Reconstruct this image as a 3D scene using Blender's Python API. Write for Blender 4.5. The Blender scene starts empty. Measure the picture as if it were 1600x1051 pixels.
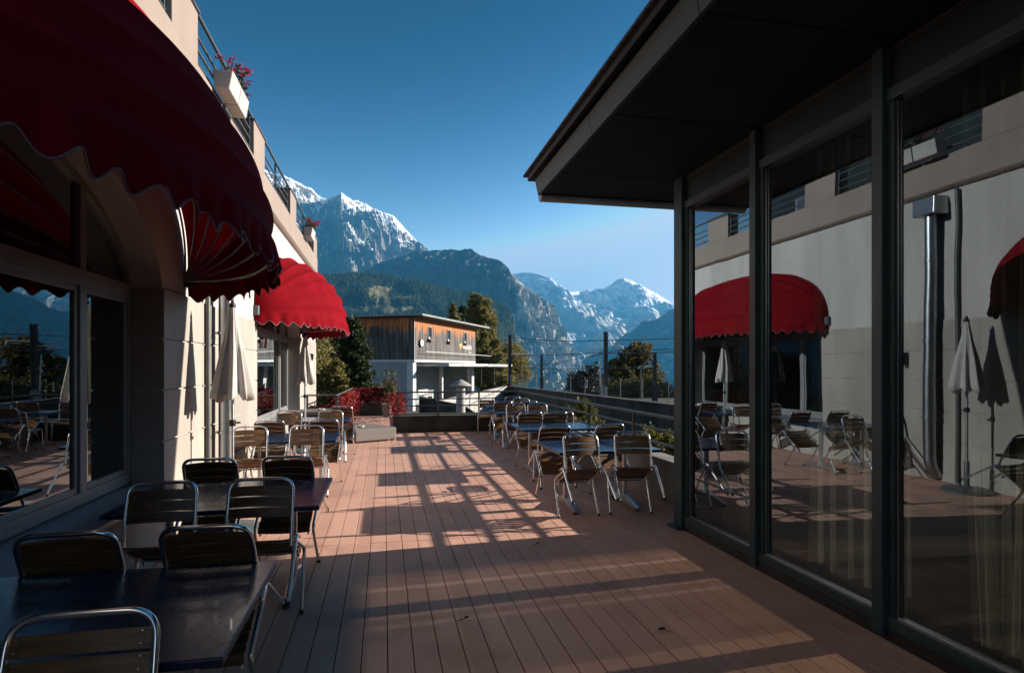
import bpy, math, random
from math import sin, cos, pi, radians, sqrt
from mathutils import Vector, Matrix, noise

random.seed(7)
S = bpy.context.scene
C = S.collection

# ------------------------------------------------------------------ helpers
class MB:
    """collects verts / faces and links them as ONE mesh object"""
    def __init__(s): s.v = []; s.f = []; s.m = []
    def add(s, vs, fs, m=0):
        o = len(s.v); s.v += [tuple(p) for p in vs]
        for f in fs: s.f.append([i + o for i in f]); s.m.append(m)
        return s
    def box(s, x0, x1, y0, y1, z0, z1, m=0):
        v = [(x, y, z) for x in (x0, x1) for y in (y0, y1) for z in (z0, z1)]
        return s.add(v, [(0,1,3,2),(4,6,7,5),(0,4,5,1),(2,3,7,6),(0,2,6,4),(1,5,7,3)], m)
    def obox(s, M, sx, sy, sz, m=0):
        v = [M @ Vector((x*sx/2, y*sy/2, z*sz/2)) for x in (-1,1) for y in (-1,1) for z in (-1,1)]
        return s.add(v, [(0,1,3,2),(4,6,7,5),(0,4,5,1),(2,3,7,6),(0,2,6,4),(1,5,7,3)], m)
    def bar(s, p, q, w, h, m=0):
        p, q = Vector(p), Vector(q); d = q - p; L = d.length
        x = d.normalized(); up = Vector((0,0,1)) if abs(x.z) < .95 else Vector((0,1,0))
        y = up.cross(x).normalized(); z = x.cross(y)
        M = Matrix((x, y, z)).transposed().to_4x4(); M.translation = (p + q) / 2
        return s.obox(M, L, w, h, m)
    def tube(s, pts, r, seg=8, m=0, closed=False, caps=True):
        P = [Vector(p) for p in pts]; n = len(P)
        R = r if isinstance(r, (list, tuple)) else [r] * n
        T = []
        for i in range(n):
            a = P[(i-1) % n] if (closed or i > 0) else P[i]
            b = P[(i+1) % n] if (closed or i < n-1) else P[i]
            T.append((b - a).normalized())
        up = Vector((0,0,1)) if abs(T[0].z) < .9 else Vector((1,0,0))
        u = up.cross(T[0]).normalized(); vs = []
        for i in range(n):
            u = (u - T[i] * u.dot(T[i])).normalized(); w = T[i].cross(u)
            for k in range(seg):
                a = 2*pi*k/seg; vs.append(P[i] + (u*cos(a) + w*sin(a)) * R[i])
        fs = []
        for i in range(n if closed else n-1):
            for k in range(seg):
                a = i*seg + k; b = i*seg + (k+1) % seg; j = ((i+1) % n)*seg
                fs.append((a, b, j + (k+1) % seg, j + k))
        if caps and not closed:
            fs.append(tuple(range(seg))[::-1]); fs.append(tuple((n-1)*seg + k for k in range(seg)))
        return s.add(vs, fs, m)
    def lathe(s, prof, seg=24, c=(0,0,0), m=0, mod=None):
        vs = []
        for (r, z) in prof:
            for k in range(seg):
                a = 2*pi*k/seg; rr = r * (mod(a, z) if mod else 1)
                vs.append((c[0] + rr*cos(a), c[1] + rr*sin(a), c[2] + z))
        fs = [(i*seg+k, i*seg+(k+1) % seg, (i+1)*seg+(k+1) % seg, (i+1)*seg+k) for i in range(len(prof)-1) for k in range(seg)]
        fs.append(tuple(range(seg))[::-1]); fs.append(tuple((len(prof)-1)*seg+k for k in range(seg)))
        return s.add(vs, fs, m)
    def grid(s, rows, m=0, wrap=False):
        n = len(rows[0]); vs = [p for r in rows for p in r]
        fs = [(i*n+j, i*n+(j+1) % n, (i+1)*n+(j+1) % n, (i+1)*n+j) for i in range(len(rows)-1) for j in range(n if wrap else n-1)]
        return s.add(vs, fs, m)
    def prism(s, poly, off, m=0):
        n = len(poly); off = Vector(off)
        vs = [Vector(p) for p in poly] + [Vector(p) + off for p in poly]
        fs = [tuple(range(n)), tuple(range(n, 2*n))[::-1]] + [(i, i+n, (i+1) % n + n, (i+1) % n) for i in range(n)]
        return s.add(vs, fs, m)
    def leaf(s, p, size, rng, m=0, up=0.3, el=1.0):
        n = Vector((rng.gauss(0,1), rng.gauss(0,1), rng.gauss(0,1) + up)).normalized()
        t = n.orthogonal().normalized(); t.rotate(Matrix.Rotation(rng.uniform(0, 6.28), 3, n)); b = n.cross(t)
        a = size * rng.uniform(.65, 1.3)
        p = Vector(p)
        return s.add([p - t*a*el*.5, p + b*a*.3 + n*a*.08, p + t*a*el*.5, p - b*a*.3 + n*a*.08], [(0,1,2,3)], m)
    def build(s, name, mats, parent=None, smooth=None, bevel=0, loc=None, fix=True):
        me = bpy.data.meshes.new(name)
        me.from_pydata(s.v, [], s.f)
        for mt in (mats if isinstance(mats, (list, tuple)) else [mats]): me.materials.append(mt)
        if any(s.m): me.polygons.foreach_set('material_index', s.m)
        me.update()
        if fix:
            import bmesh
            bm = bmesh.new(); bm.from_mesh(me); bmesh.ops.recalc_face_normals(bm, faces=bm.faces); bm.to_mesh(me); bm.free()
        if smooth is not None:
            me.polygons.foreach_set('use_smooth', [True]*len(me.polygons)); me.set_sharp_from_angle(angle=radians(smooth))
        o = bpy.data.objects.new(name, me); C.objects.link(o)
        if loc: o.location = loc
        if parent: o.parent = parent
        if bevel:
            b = o.modifiers.new('Bevel', 'BEVEL'); b.width = bevel; b.segments = 2; b.limit_method = 'ANGLE'
        return o

def tag(o, label=None, cat=None, group=None, kind=None):
    if label: o['label'] = label
    if cat: o['category'] = cat
    if group: o['group'] = group
    if kind: o['kind'] = kind
    return o

def thing(name, label, cat, loc=(0,0,0), rz=0, group=None, rx=0):
    o = bpy.data.objects.new(name, None); C.objects.link(o)
    o.location = loc; o.rotation_euler = (rx, 0, rz); o.empty_display_size = .2
    return tag(o, label, cat, group)

def copy_tree(o, parent=None):
    c = o.copy(); C.objects.link(c)
    if parent: c.parent = parent
    for ch in list(o.children): copy_tree(ch, c)
    return c

def fillet(pts, rad, n=5):
    P = [Vector(p) for p in pts]; out = [P[0]]
    for i in range(1, len(P)-1):
        a, b, c = P[i-1], P[i], P[i+1]
        u = (a-b); w = (c-b); r = min(rad, u.length*.49, w.length*.49)
        p = b + u.normalized()*r; q = b + w.normalized()*r
        for k in range(n+1):
            t = k/n; out.append(p*(1-t)**2 + b*2*t*(1-t) + q*t*t)
    out.append(P[-1]); return out

# ------------------------------------------------------------------ materials
def new_mat(name):
    m = bpy.data.materials.new(name); m.use_nodes = True
    return m, m.node_tree, m.node_tree.nodes, m.node_tree.links, m.node_tree.nodes['Principled BSDF']

class NT:
    def __init__(s, nt): s.t = nt; s.n = nt.nodes; s.l = nt.links
    def node(s, typ, **kw):
        n = s.n.new(typ)
        for k, v in kw.items(): setattr(n, k, v)
        return n
    def link(s, a, b): s.l.new(a, b); return b
    def set(s, inp, v):
        if hasattr(v, 'node'): s.l.new(v, inp)
        elif isinstance(v, (tuple, list)) and len(v) == 3 and inp.type == 'RGBA': inp.default_value = (*v, 1)
        else: inp.default_value = v
    def math(s, op, a, b=0.0, c=None):
        n = s.node('ShaderNodeMath', operation=op); s.set(n.inputs[0], a); s.set(n.inputs[1], b)
        if c is not None: s.set(n.inputs[2], c)
        return n.outputs[0]
    def mix(s, f, a, b, blend='MIX'):
        n = s.node('ShaderNodeMix', data_type='RGBA', blend_type=blend)
        s.set(n.inputs[0], f); s.set(n.inputs[6], a); s.set(n.inputs[7], b); return n.outputs[2]
    def coord(s, which='Object', scale=None):
        o = s.node('ShaderNodeTexCoord').outputs[which]
        if scale is None: return o
        mp = s.node('ShaderNodeMapping'); s.l.new(o, mp.inputs[0]); mp.inputs['Scale'].default_value = scale
        return mp.outputs[0]
    def noise(s, vec, scale=1, detail=4, rough=.55, dist=0):
        n = s.node('ShaderNodeTexNoise'); s.l.new(vec, n.inputs['Vector'])
        n.inputs['Scale'].default_value = scale; n.inputs['Detail'].default_value = detail
        n.inputs['Roughness'].default_value = rough; n.inputs['Distortion'].default_value = dist
        return n.outputs['Fac']
    def ramp(s, f, lo, hi):
        n = s.node('ShaderNodeMapRange', interpolation_type='SMOOTHSTEP')
        s.set(n.inputs[0], f); n.inputs[1].default_value = lo; n.inputs[2].default_value = hi; return n.outputs[0]
    def sep(s, v):
        n = s.node('ShaderNodeSeparateXYZ'); s.l.new(v, n.inputs[0]); return n.outputs
    def comb(s, x, y, z):
        n = s.node('ShaderNodeCombineXYZ'); s.set(n.inputs[0], x); s.set(n.inputs[1], y); s.set(n.inputs[2], z); return n.outputs[0]
    def bump(s, h, bsdf, strength=.3, dist=.01):
        n = s.node('ShaderNodeBump'); s.set(n.inputs['Height'], h); n.inputs['Strength'].default_value = strength
        n.inputs['Distance'].default_value = dist; s.l.new(n.outputs[0], bsdf.inputs['Normal'])

def mat(name, col, rough=.6, metal=0, var=.15, scale=3, bump=0, bscale=40, spec=.5, col2=None, stretch=None, coat=0):
    m, nt, n, l, b = new_mat(name); t = NT(nt)
    v = t.coord('Object', stretch)
    f = t.ramp(t.noise(v, scale, 5), .3, .72)
    c2 = col2 or tuple(c*(1-var*2) for c in col)
    t.set(b.inputs['Base Color'], t.mix(f, c2, tuple(min(1, c*(1+var*.4)) for c in col)))
    b.inputs['Roughness'].default_value = rough; b.inputs['Metallic'].default_value = metal
    b.inputs['Specular IOR Level'].default_value = spec; b.inputs['Coat Weight'].default_value = coat
    if var:
        t.set(b.inputs['Roughness'], t.math('ADD', rough - .06, t.math('MULTIPLY', t.noise(v, scale*4, 3), .12)))
    if bump: t.bump(t.noise(v, bscale, 4), b, bump, .005)
    return m

def glass(name, ior, tint, refl, rough=0.0):
    m, nt, n, l, b = new_mat(name); t = NT(nt); n.remove(b)
    out = n['Material Output']
    tr = t.node('ShaderNodeBsdfTransparent'); t.set(tr.inputs[0], tint)
    gl = t.node('ShaderNodeBsdfGlossy'); t.set(gl.inputs[0], refl); gl.inputs['Roughness'].default_value = rough
    fr = t.node('ShaderNodeFresnel'); fr.inputs[0].default_value = ior
    geo = t.node('ShaderNodeNewGeometry')
    # the same reflectance from either side of the pane
    fix = t.node('ShaderNodeMix', data_type='FLOAT')
    l.new(geo.outputs['Backfacing'], fix.inputs[0]); fix.inputs[2].default_value = ior; fix.inputs[3].default_value = ior
    mx = t.node('ShaderNodeMixShader'); lw = t.node('ShaderNodeLayerWeight')
    r0 = ((ior-1)/(ior+1))**2 * .85
    # Schlick: r0 + (1-r0) * (1-cos)^5
    dot = t.node('ShaderNodeVectorMath', operation='DOT_PRODUCT'); l.new(geo.outputs['Incoming'], dot.inputs[0]); l.new(geo.outputs['Normal'], dot.inputs[1])
    cs = t.math('SUBTRACT', 1.0, t.math('ABSOLUTE', dot.outputs['Value']))
    f = t.math('ADD', r0, t.math('MULTIPLY', t.math('POWER', cs, 2.5), 1 - r0))
    for q in (fr, fix, lw): n.remove(q)
    l.new(f, mx.inputs[0]); l.new(tr.outputs[0], mx.inputs[1]); l.new(gl.outputs[0], mx.inputs[2])
    # faint waviness of real float glass
    nz = t.noise(t.coord('Object'), 1.1, 2)
    bp = t.node('ShaderNodeBump'); l.new(nz, bp.inputs['Height']); bp.inputs['Strength'].default_value = .06; bp.inputs['Distance'].default_value = .02
    l.new(bp.outputs[0], gl.inputs['Normal'])
    l.new(mx.outputs[0], out.inputs[0]); return m

def cloth(name, col, trans=.3, bump=.1, rough=.85, spec=.15, fine=240, var=.06, stripes=0):
    m, nt, n, l, b = new_mat(name); t = NT(nt)
    v = t.coord('Object')
    c = t.mix(t.ramp(t.noise(v, 2.2, 4), .3, .7), tuple(x*(1-var*2) for x in col), col)
    t.set(b.inputs['Base Color'], c); b.inputs['Roughness'].default_value = rough; b.inputs['Specular IOR Level'].default_value = spec
    t.bump(t.math('ADD', t.math('MULTIPLY', t.noise(v, fine, 2), .3), t.noise(v, 5, 3)), b, bump, .02)
    tl = t.node('ShaderNodeBsdfTranslucent'); l.new(c, tl.inputs[0])
    mx = t.node('ShaderNodeMixShader'); mx.inputs[0].default_value = trans
    l.new(b.outputs[0], mx.inputs[1]); l.new(tl.outputs[0], mx.inputs[2]); l.new(mx.outputs[0], n['Material Output'].inputs[0])
    return m

def leafmat(name, c1, c2, trans=.35, c3=None):
    m, nt, n, l, b = new_mat(name); t = NT(nt)
    geo = t.node('ShaderNodeNewGeometry'); r = geo.outputs['Random Per Island']
    c = t.mix(r, c1, c2)
    if c3: c = t.mix(t.ramp(t.noise(t.coord('Object'), .6, 3), .48, .66), c, c3)
    t.set(b.inputs['Base Color'], c); b.inputs['Roughness'].default_value = .6; b.inputs['Specular IOR Level'].default_value = .25
    tl = t.node('ShaderNodeBsdfTranslucent'); l.new(c, tl.inputs[0])
    mx = t.node('ShaderNodeMixShader'); mx.inputs[0].default_value = trans
    l.new(b.outputs[0], mx.inputs[1]); l.new(tl.outputs[0], mx.inputs[2]); l.new(mx.outputs[0], n['Material Output'].inputs[0])
    return m

M = {}
def tinted(name, col):
    m, nt, n, l, b = new_mat(name); t = NT(nt); n.remove(b)
    tr = t.node('ShaderNodeBsdfTransparent'); t.set(tr.inputs[0], col); l.new(tr.outputs[0], n['Material Output'].inputs[0]); return m
M['tinted'] = tinted('dark_tinted_glass', (.215,.19,.155))
M['white'] = mat('white_plaster', (.50,.475,.445), .85, var=.11, scale=1.6, stretch=(1,1,.22), bump=.25, bscale=120)
M['beige'] = mat('beige_plaster', (.37,.335,.295), .85, var=.12, scale=1.8, stretch=(1,1,.4), bump=.35, bscale=90)
M['parapet'] = mat('parapet_paint', (.27,.215,.18), .8, var=.05, scale=2, bump=.2, bscale=90)
M['winframe'] = mat('window_frame_paint', (.22,.22,.22), .4, var=.04)
M['sill'] = mat('sill_metal', (.26,.275,.29), .35, var=.08)
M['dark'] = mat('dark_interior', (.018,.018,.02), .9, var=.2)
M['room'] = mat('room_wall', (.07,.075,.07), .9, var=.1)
M['carpet'] = mat('carpet', (.012,.016,.015), 1.0, var=.12, scale=8, bump=.4, bscale=200, spec=0)
M['frame'] = mat('anthracite_metal', (.030,.056,.064), .42, var=.1, scale=5, spec=.3)
M['frame2'] = mat('anthracite_panel', (.012,.022,.025), .5, var=.12, scale=2, spec=.25)
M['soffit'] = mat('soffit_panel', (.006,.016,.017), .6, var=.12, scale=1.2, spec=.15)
M['fascia'] = mat('fascia_board', (.020,.031,.034), .5, var=.12, scale=2)
M['roofing'] = mat('roof_sheet', (.013,.017,.018), .6, var=.2, scale=6, bump=.5, bscale=60)
M['gutter'] = mat('gutter_metal', (.30,.35,.40), .35, metal=.4, var=.1)
M['chrome'] = mat('polished_aluminium', (.86,.87,.88), .16, metal=1, var=.04, scale=12)
M['alu'] = mat('brushed_aluminium', (.62,.63,.64), .34, metal=1, var=.06, scale=10)
M['rubber'] = mat('black_rubber', (.012,.012,.013), .6, var=.1)
M['iron'] = mat('painted_iron', (.085,.10,.105), .4, var=.15, scale=9)
M['rail'] = mat('galvanised_rail', (.10,.105,.10), .45, metal=.35, var=.12, scale=7)
M['steel'] = mat('stainless_flue', (.38,.39,.41), .34, metal=1, var=.05, scale=3)
M['blue'] = mat('blue_tabletop', (.008,.028,.08), .26, var=.25, scale=7, spec=.45, coat=.08)
M['red'] = cloth('red_awning_cloth', (.20,.005,.010), .05, bump=.2, rough=.85, spec=.03, var=.12)
M['cream'] = cloth('cream_parasol_cloth', (.62,.59,.56), .22, bump=.25)
M['sheer'] = cloth('sheer_curtain', (.22,.23,.21), .4, bump=.2)
_t = NT(M['sheer'].node_tree); _o = _t.n['Material Output']; _m = _t.node('ShaderNodeMixShader'); _m.inputs[0].default_value = .55
_tr = _t.node('ShaderNodeBsdfTransparent'); _s = _o.inputs[0].links[0].from_socket
_t.link(_s, _m.inputs[1]); _t.link(_tr.outputs[0], _m.inputs[2]); _t.link(_m.outputs[0], _o.inputs[0])
M['trim'] = mat('awning_piping', (.16,.09,.10), .6, var=.05)
M['rib'] = mat('awning_rib', (.22,.22,.23), .4, metal=.8, var=.05)
M['concrete'] = mat('concrete', (.25,.24,.22), .9, var=.22, scale=1.3, bump=.4, bscale=30, stretch=(1,1,.35))
M['pale_concrete'] = mat('pale_concrete', (.42,.40,.375), .9, var=.12, scale=1.6, bump=.3, bscale=20, stretch=(1,1,.3))
M['old_concrete'] = mat('streaked_concrete', (.055,.055,.052), .9, var=.4, scale=1.1, bump=.4, bscale=24, stretch=(1,1,.22))
M['mossy'] = mat('mossy_concrete', (.055,.055,.045), .95, var=.4, scale=2.2, bump=.6, bscale=18, col2=(.018,.022,.016), stretch=(1,1,.4))
M['asphalt'] = mat('asphalt', (.022,.023,.022), .9, var=.2, scale=1.5, bump=.4, bscale=120)
M['paint'] = mat('white_paint', (.55,.55,.54), .6, var=.05, scale=2)
M['offwall'] = mat('grey_blue_wall', (.27,.30,.31), .8, var=.06, scale=1)
M['signw'] = mat('sign_white', (.70,.70,.69), .5, var=.02)
M['orange'] = mat('sign_orange', (.8,.28,.05), .5, var=.05)
M['yellow'] = mat('sign_yellow', (.85,.62,.12), .5, var=.05)
M['black'] = mat('black_plastic', (.012,.012,.014), .5, var=.1)
M['glass_far'] = mat('dark_pane', (.010,.014,.015), .25, var=.05, spec=.15)
M['planter'] = mat('white_planter', (.44,.42,.40), .7, var=.08, scale=6)
M['bark'] = mat('bark', (.075,.05,.035), .95, var=.3, scale=8, bump=.6, bscale=30)
M['steelpole'] = mat('dark_steel_mast', (.045,.045,.047), .6, var=.2, scale=4)
M['insul'] = mat('pale_bracket', (.70,.72,.70), .4, var=.05)
M['wire'] = mat('contact_wire', (.03,.03,.032), .5, var=.05)
M['vine'] = leafmat('red_creeper_leaf', (.24,.010,.016), (.09,.006,.010), .3, (.30,.035,.02))
M['geranium'] = leafmat('geranium_petal', (.42,.012,.05), (.25,.008,.035), .3)
M['leafgreen'] = leafmat('green_leaf', (.055,.075,.022), (.035,.05,.018), .3)
M['yew'] = leafmat('dark_conifer_needle', (.026,.040,.016), (.055,.068,.022), .2)
M['poplar'] = leafmat('olive_leaf', (.30,.25,.075), (.11,.105,.034), .35)
M['autumn'] = leafmat('autumn_leaf', (.135,.105,.03), (.06,.062,.02), .4, (.19,.125,.025))
M['hedge'] = leafmat('hedge_leaf', (.15,.14,.035), (.055,.06,.017), .35)
M['darkleaf'] = leafmat('dark_leaf', (.03,.04,.016), (.015,.021,.01), .25)
M['dryleaf'] = leafmat('dry_leaf', (.05,.025,.012), (.03,.016,.01), .1)
M['glass_pav'] = glass('pavilion_glass', 2.15, (.66,.72,.69), (.72,.87,1.0), .006)
M['glass_hotel'] = glass('hotel_glass', 1.95, (.5,.55,.57), (.85,.95,1.0))

def deck_mat():
    m, nt, n, l, b = new_mat('composite_deck'); t = NT(nt)
    v = t.coord('Object'); x = t.sep(v)
    idx = t.math('FLOOR', t.math('MULTIPLY', t.math('ADD', x[0], 10.0), 1/.15))
    wn = t.node('ShaderNodeTexWhiteNoise', noise_dimensions='1D'); t.link(idx, wn.inputs['W'])
    grain = t.noise(t.coord('Object', (60, 3, 1)), 1, 4)
    blot = t.noise(v, 1.6, 5, .6)
    fine = t.noise(v, 11, 4, .6)
    base = t.mix(t.math('MULTIPLY', wn.outputs[0], .95), (.64,.365,.275), (.52,.295,.22))
    base = t.mix(t.ramp(blot, .44, .74), base, (.44,.25,.19))
    base = t.mix(t.math('MULTIPLY', t.ramp(grain, .35, .75), .3), base, (.58,.35,.26))
    base = t.mix(t.math('MULTIPLY', t.ramp(fine, .66, .74), .55), base, (.12,.075,.055))
    t.set(b.inputs['Base Color'], base)
    t.set(b.inputs['Roughness'], t.math('ADD', .5, t.math('MULTIPLY', blot, .3)))
    b.inputs['Specular IOR Level'].default_value = .35
    t.bump(grain, b, .25, .003); return m
M['deck'] = deck_mat()

def slat_mat():
    m, nt, n, l, b = new_mat('teak_slat'); t = NT(nt)
    v = t.coord('Object'); oi = t.node('ShaderNodeObjectInfo').outputs['Random']
    off = t.node('ShaderNodeVectorMath', operation='ADD'); t.link(v, off.inputs[0]); t.link(t.comb(oi, oi, t.math('MULTIPLY', oi, 7.0)), off.inputs[1])
    mp = t.node('ShaderNodeMapping'); t.link(off.outputs[0], mp.inputs[0]); mp.inputs['Scale'].default_value = (3, 40, 40)
    g = t.noise(mp.outputs[0], 1.5, 5)
    c = t.mix(t.ramp(g, .3, .7), (.11,.058,.026), (.26,.13,.05))
    c = t.mix(t.math('MULTIPLY', oi, .4), c, (.10,.075,.05))
    t.set(b.inputs['Base Color'], c); b.inputs['Roughness'].default_value = .42
    t.bump(g, b, .15, .002); return m
M['slat'] = slat_mat()

def wicker_mat():
    m, nt, n, l, b = new_mat('grey_wicker'); t = NT(nt)
    v = t.sep(t.coord('Object'))
    u = t.math('ADD', v[0], v[1])
    a = t.math('SINE', t.math('MULTIPLY', u, 150)); c = t.math('SINE', t.math('MULTIPLY', t.math('ADD', v[2], t.math('MULTIPLY', v[1], .001)), 190))
    w = t.math('MULTIPLY', a, c)
    t.set(b.inputs['Base Color'], t.mix(t.ramp(w, -.7, .7), (.12,.108,.096), (.25,.225,.20)))
    b.inputs['Roughness'].default_value = .7; t.bump(w, b, .6, .006); return m
M['wicker'] = wicker_mat()

def chalet_mat():
    m, nt, n, l, b = new_mat('weathered_boarding'); t = NT(nt)
    v = t.coord('Object'); x = t.sep(v)
    u = t.math('MULTIPLY', x[0], 1/.28)
    idx = t.math('FLOOR', u)
    wn = t.node('ShaderNodeTexWhiteNoise', noise_dimensions='1D'); t.link(idx, wn.inputs['W'])
    fr = t.math('FRACT', u); gap = t.math('LESS_THAN', fr, .13)
    st = t.ramp(t.noise(t.coord('Object', (5, 5, .35)), 1, 6, .72), .33, .67)
    grey = t.mix(st, (.018,.017,.017), (.20,.178,.168))
    grey = t.mix(t.math('MULTIPLY', wn.outputs[0], .55), grey, (.04,.036,.034))
    ora = t.mix(st, (.20,.06,.015), (.55,.20,.05))
    # sheltered boards under the eave keep their orange; the lower edge of that band is ragged
    edge = t.math('ADD', x[2], t.math('ADD', t.math('MULTIPLY', st, .75), t.math('MULTIPLY', wn.outputs[0], .45)))
    f = t.ramp(edge, 2.72, 3.12)
    c = t.mix(f, grey, ora); c = t.mix(t.math('MULTIPLY', gap, .8), c, (.015,.013,.012))
    t.set(b.inputs['Base Color'], c); b.inputs['Roughness'].default_value = .8
    t.bump(t.math('SUBTRACT', st, t.math('MULTIPLY', gap, 1.0)), b, .6, .01); return m
M['chalet'] = chalet_mat()
# ------------------------------------------------------------------ hotel on the left
WX = -1.955
OPEN = [(1.08, 5.95), (10.0, 14.9)]
Y0, Y1 = -12.0, 18.3
SILL, SPR, RISE, ZT = .68, 2.38, .95, 4.40

def arch_z(y, o, inset=0):
    a = (o[1]-o[0])/2; c = (o[0]+o[1])/2; q = 1 - ((y-c)/a)**2
    return SPR + RISE*sqrt(max(0, q))

hotel = thing('hotel_building', 'cream hotel with arched windows and a balcony parapet along the terrace', 'hotel', (WX, 7, 0))
def ho(mb, name, mats, parent=None, **k):
    o = mb.build(name, mats, None, **k); p = parent or hotel
    o.parent = p
    if p is hotel: o.matrix_parent_inverse = Matrix.Translation(-Vector((WX, 7, 0)))
    return o

w = MB(); ys = [Y0]
for o in OPEN:
    n = 40; c = (o[0]+o[1])/2; a = (o[1]-o[0])/2
    ys += [c - a*cos(pi*i/n) for i in range(n+1)]
ys.append(Y1)
for a, b in zip(ys, ys[1:]):
    mid = (a+b)/2; op = next((o for o in OPEN if o[0] < mid < o[1]), None)
    if op:
        za, zb = arch_z(a, op), arch_z(b, op)
        w.add([(WX,a,za),(WX,b,zb),(WX,b,ZT),(WX,a,ZT)], [(0,1,2,3)])
        w.add([(WX,a,za),(WX,b,zb),(WX-.36,b,zb),(WX-.36,a,za)], [(0,1,2,3)])
        w.add([(WX,a,-1.6),(WX,b,-1.6),(WX,b,SILL-.06),(WX,a,SILL-.06)], [(0,1,2,3)])
        w.add([(WX,a,SILL-.06),(WX,b,SILL-.06),(WX-.36,b,SILL-.06),(WX-.36,a,SILL-.06)], [(0,1,2,3)])
    else:
        w.add([(WX,a,-1.6),(WX,b,-1.6),(WX,b,ZT),(WX,a,ZT)], [(0,1,2,3)])
for o in OPEN:
    for y in o: w.add([(WX,y,SILL-.06),(WX-.36,y,SILL-.06),(WX-.36,y,SPR),(WX,y,SPR)], [(0,1,2,3)])
w.add([(WX,Y1,-1.6),(-9,Y1,-1.6),(-9,Y1,ZT),(WX,Y1,ZT)], [(0,1,2,3)])
w.add([(WX,Y0,-1.6),(-9,Y0,-1.6),(-9,Y0,ZT),(WX,Y0,ZT)], [(0,1,2,3)])
w.add([(-9,Y1,-1.6),(-9,Y0,-1.6),(-9,Y0,ZT),(-9,Y1,ZT)], [(0,1,2,3)])
ho(w, 'wall', M['white'])

# rusticated beige courses on the piers, open joints between them
piers = [(Y0, OPEN[0][0]+.006), (OPEN[0][1]-.006, OPEN[1][0]+.006), (OPEN[1][1]-.006, Y1+.012)]
k = 0
while True:
    z0 = -.33 + .459*k; z1 = z0 + .459 - .014
    if z0 > 2.2: break
    for a, b in piers:
        m = MB(); m.box(-2.3, -1.936, a, b, max(z0, -1.5), min(z1, 2.424)); ho(m, 'stone_course', M['beige'], bevel=.004)
    k += 1
for o in OPEN: ho(MB().box(WX-.2, -1.94, o[0]+.006, o[1]-.006, -.4, SILL-.11), 'apron', M['beige'])
for o in OPEN:
    m = MB(); m.prism([(-2.3,o[0]+.012,SILL), (-1.90,o[0]+.012,SILL-.07), (-1.90,o[0]+.012,SILL-.105), (-2.3,o[0]+.012,SILL-.105)], (0, o[1]-o[0]-.024, 0))
    ho(m, 'sill', M['sill'], bevel=.004)

# arched windows
FX = -2.2
def window(o, muls):
    a = (o[1]-o[0])/2; c = (o[0]+o[1])/2
    f = MB(); X0, X1 = FX-.06, FX
    fw = .075
    f.box(X0, X1, o[0], o[0]+fw, SILL, SPR); f.box(X0, X1, o[1]-fw, o[1], SILL, SPR)
    f.box(X0, X1, o[0]+fw, o[1]-fw, SILL, SILL+.09)
    f.box(X0, X1+.012, o[0]+fw, o[1]-fw, 2.31, 2.43)
    rows = [[], [], [], []]
    for i in range(41):
        th = pi*i/40
        y, z = c - a*cos(th), SPR + RISE*sin(th); y2, z2 = c - (a-fw)*cos(th), SPR + (RISE-fw)*sin(th)
        rows[0].append((X0,y,z)); rows[1].append((X1,y,z)); rows[2].append((X1,y2,z2)); rows[3].append((X0,y2,z2))
    f.grid(rows)
    for y in muls:
        zt = SPR + (RISE-fw)*sqrt(1-((y-c)/(a-fw))**2)
        f.box(X0+.004, X1+.006, y-.05, y+.05, SILL+.09, 2.31); f.box(X0+.004, X1+.006, y-.045, y+.045, 2.43, zt+.01)
    fr = ho(f, 'window', M['winframe'], bevel=.004)
    ed = [o[0]+fw] + muls + [o[1]-fw]
    for p, q in zip(ed, ed[1:]):
        d = .05
        g = MB(); g.add([(FX-.03,p+d*(p in muls),SILL+.09),(FX-.03,q-d*(q in muls),SILL+.09),(FX-.03,q-d*(q in muls),2.31),(FX-.03,p+d*(p in muls),2.31)], [(0,1,2,3)])
        # opening casement frame, a step behind the fixed frame
        pp, qq = p+d*(p in muls), q-d*(q in muls)
        ho(g, 'pane', M['glass_hotel'], fr, fix=False)
        s_ = MB(); s = .045; xa, xb = FX-.05, FX-.012
        s_.box(xa,xb,pp,pp+s,SILL+.09,2.31); s_.box(xa,xb,qq-s,qq,SILL+.09,2.31); s_.box(xa,xb,pp+s,qq-s,SILL+.09,SILL+.09+s); s_.box(xa,xb,pp+s,qq-s,2.31-s,2.31)
        ho(s_, 'sash', M['winframe'], fr, bevel=.003)
        top = []
        for i in range(13):
            y = pp + (qq-pp)*i/12; top.append((FX-.03, y, SPR + (RISE-fw)*sqrt(max(0, 1-((y-c)/(a-fw))**2))))
        g = MB(); g.add([(FX-.03,pp,2.43),(FX-.03,qq,2.43)] + top[::-1], [tuple(range(15))]); ho(g, 'pane', M['glass_hotel'], fr, fix=False)
    return fr
w1 = window(OPEN[0], [1.97, 5.06])
w2 = window(OPEN[1], [10.9, 13.75])
# dim rooms behind the glass
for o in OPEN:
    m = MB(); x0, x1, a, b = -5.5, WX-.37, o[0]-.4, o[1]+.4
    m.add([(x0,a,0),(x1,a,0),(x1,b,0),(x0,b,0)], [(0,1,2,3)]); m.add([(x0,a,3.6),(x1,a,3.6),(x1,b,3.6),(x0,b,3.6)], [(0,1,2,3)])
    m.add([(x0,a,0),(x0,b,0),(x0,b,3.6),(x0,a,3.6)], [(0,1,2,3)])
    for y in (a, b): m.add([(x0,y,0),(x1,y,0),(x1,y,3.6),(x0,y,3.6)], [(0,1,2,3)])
    ho(m, 'room', M['dark'])

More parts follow.
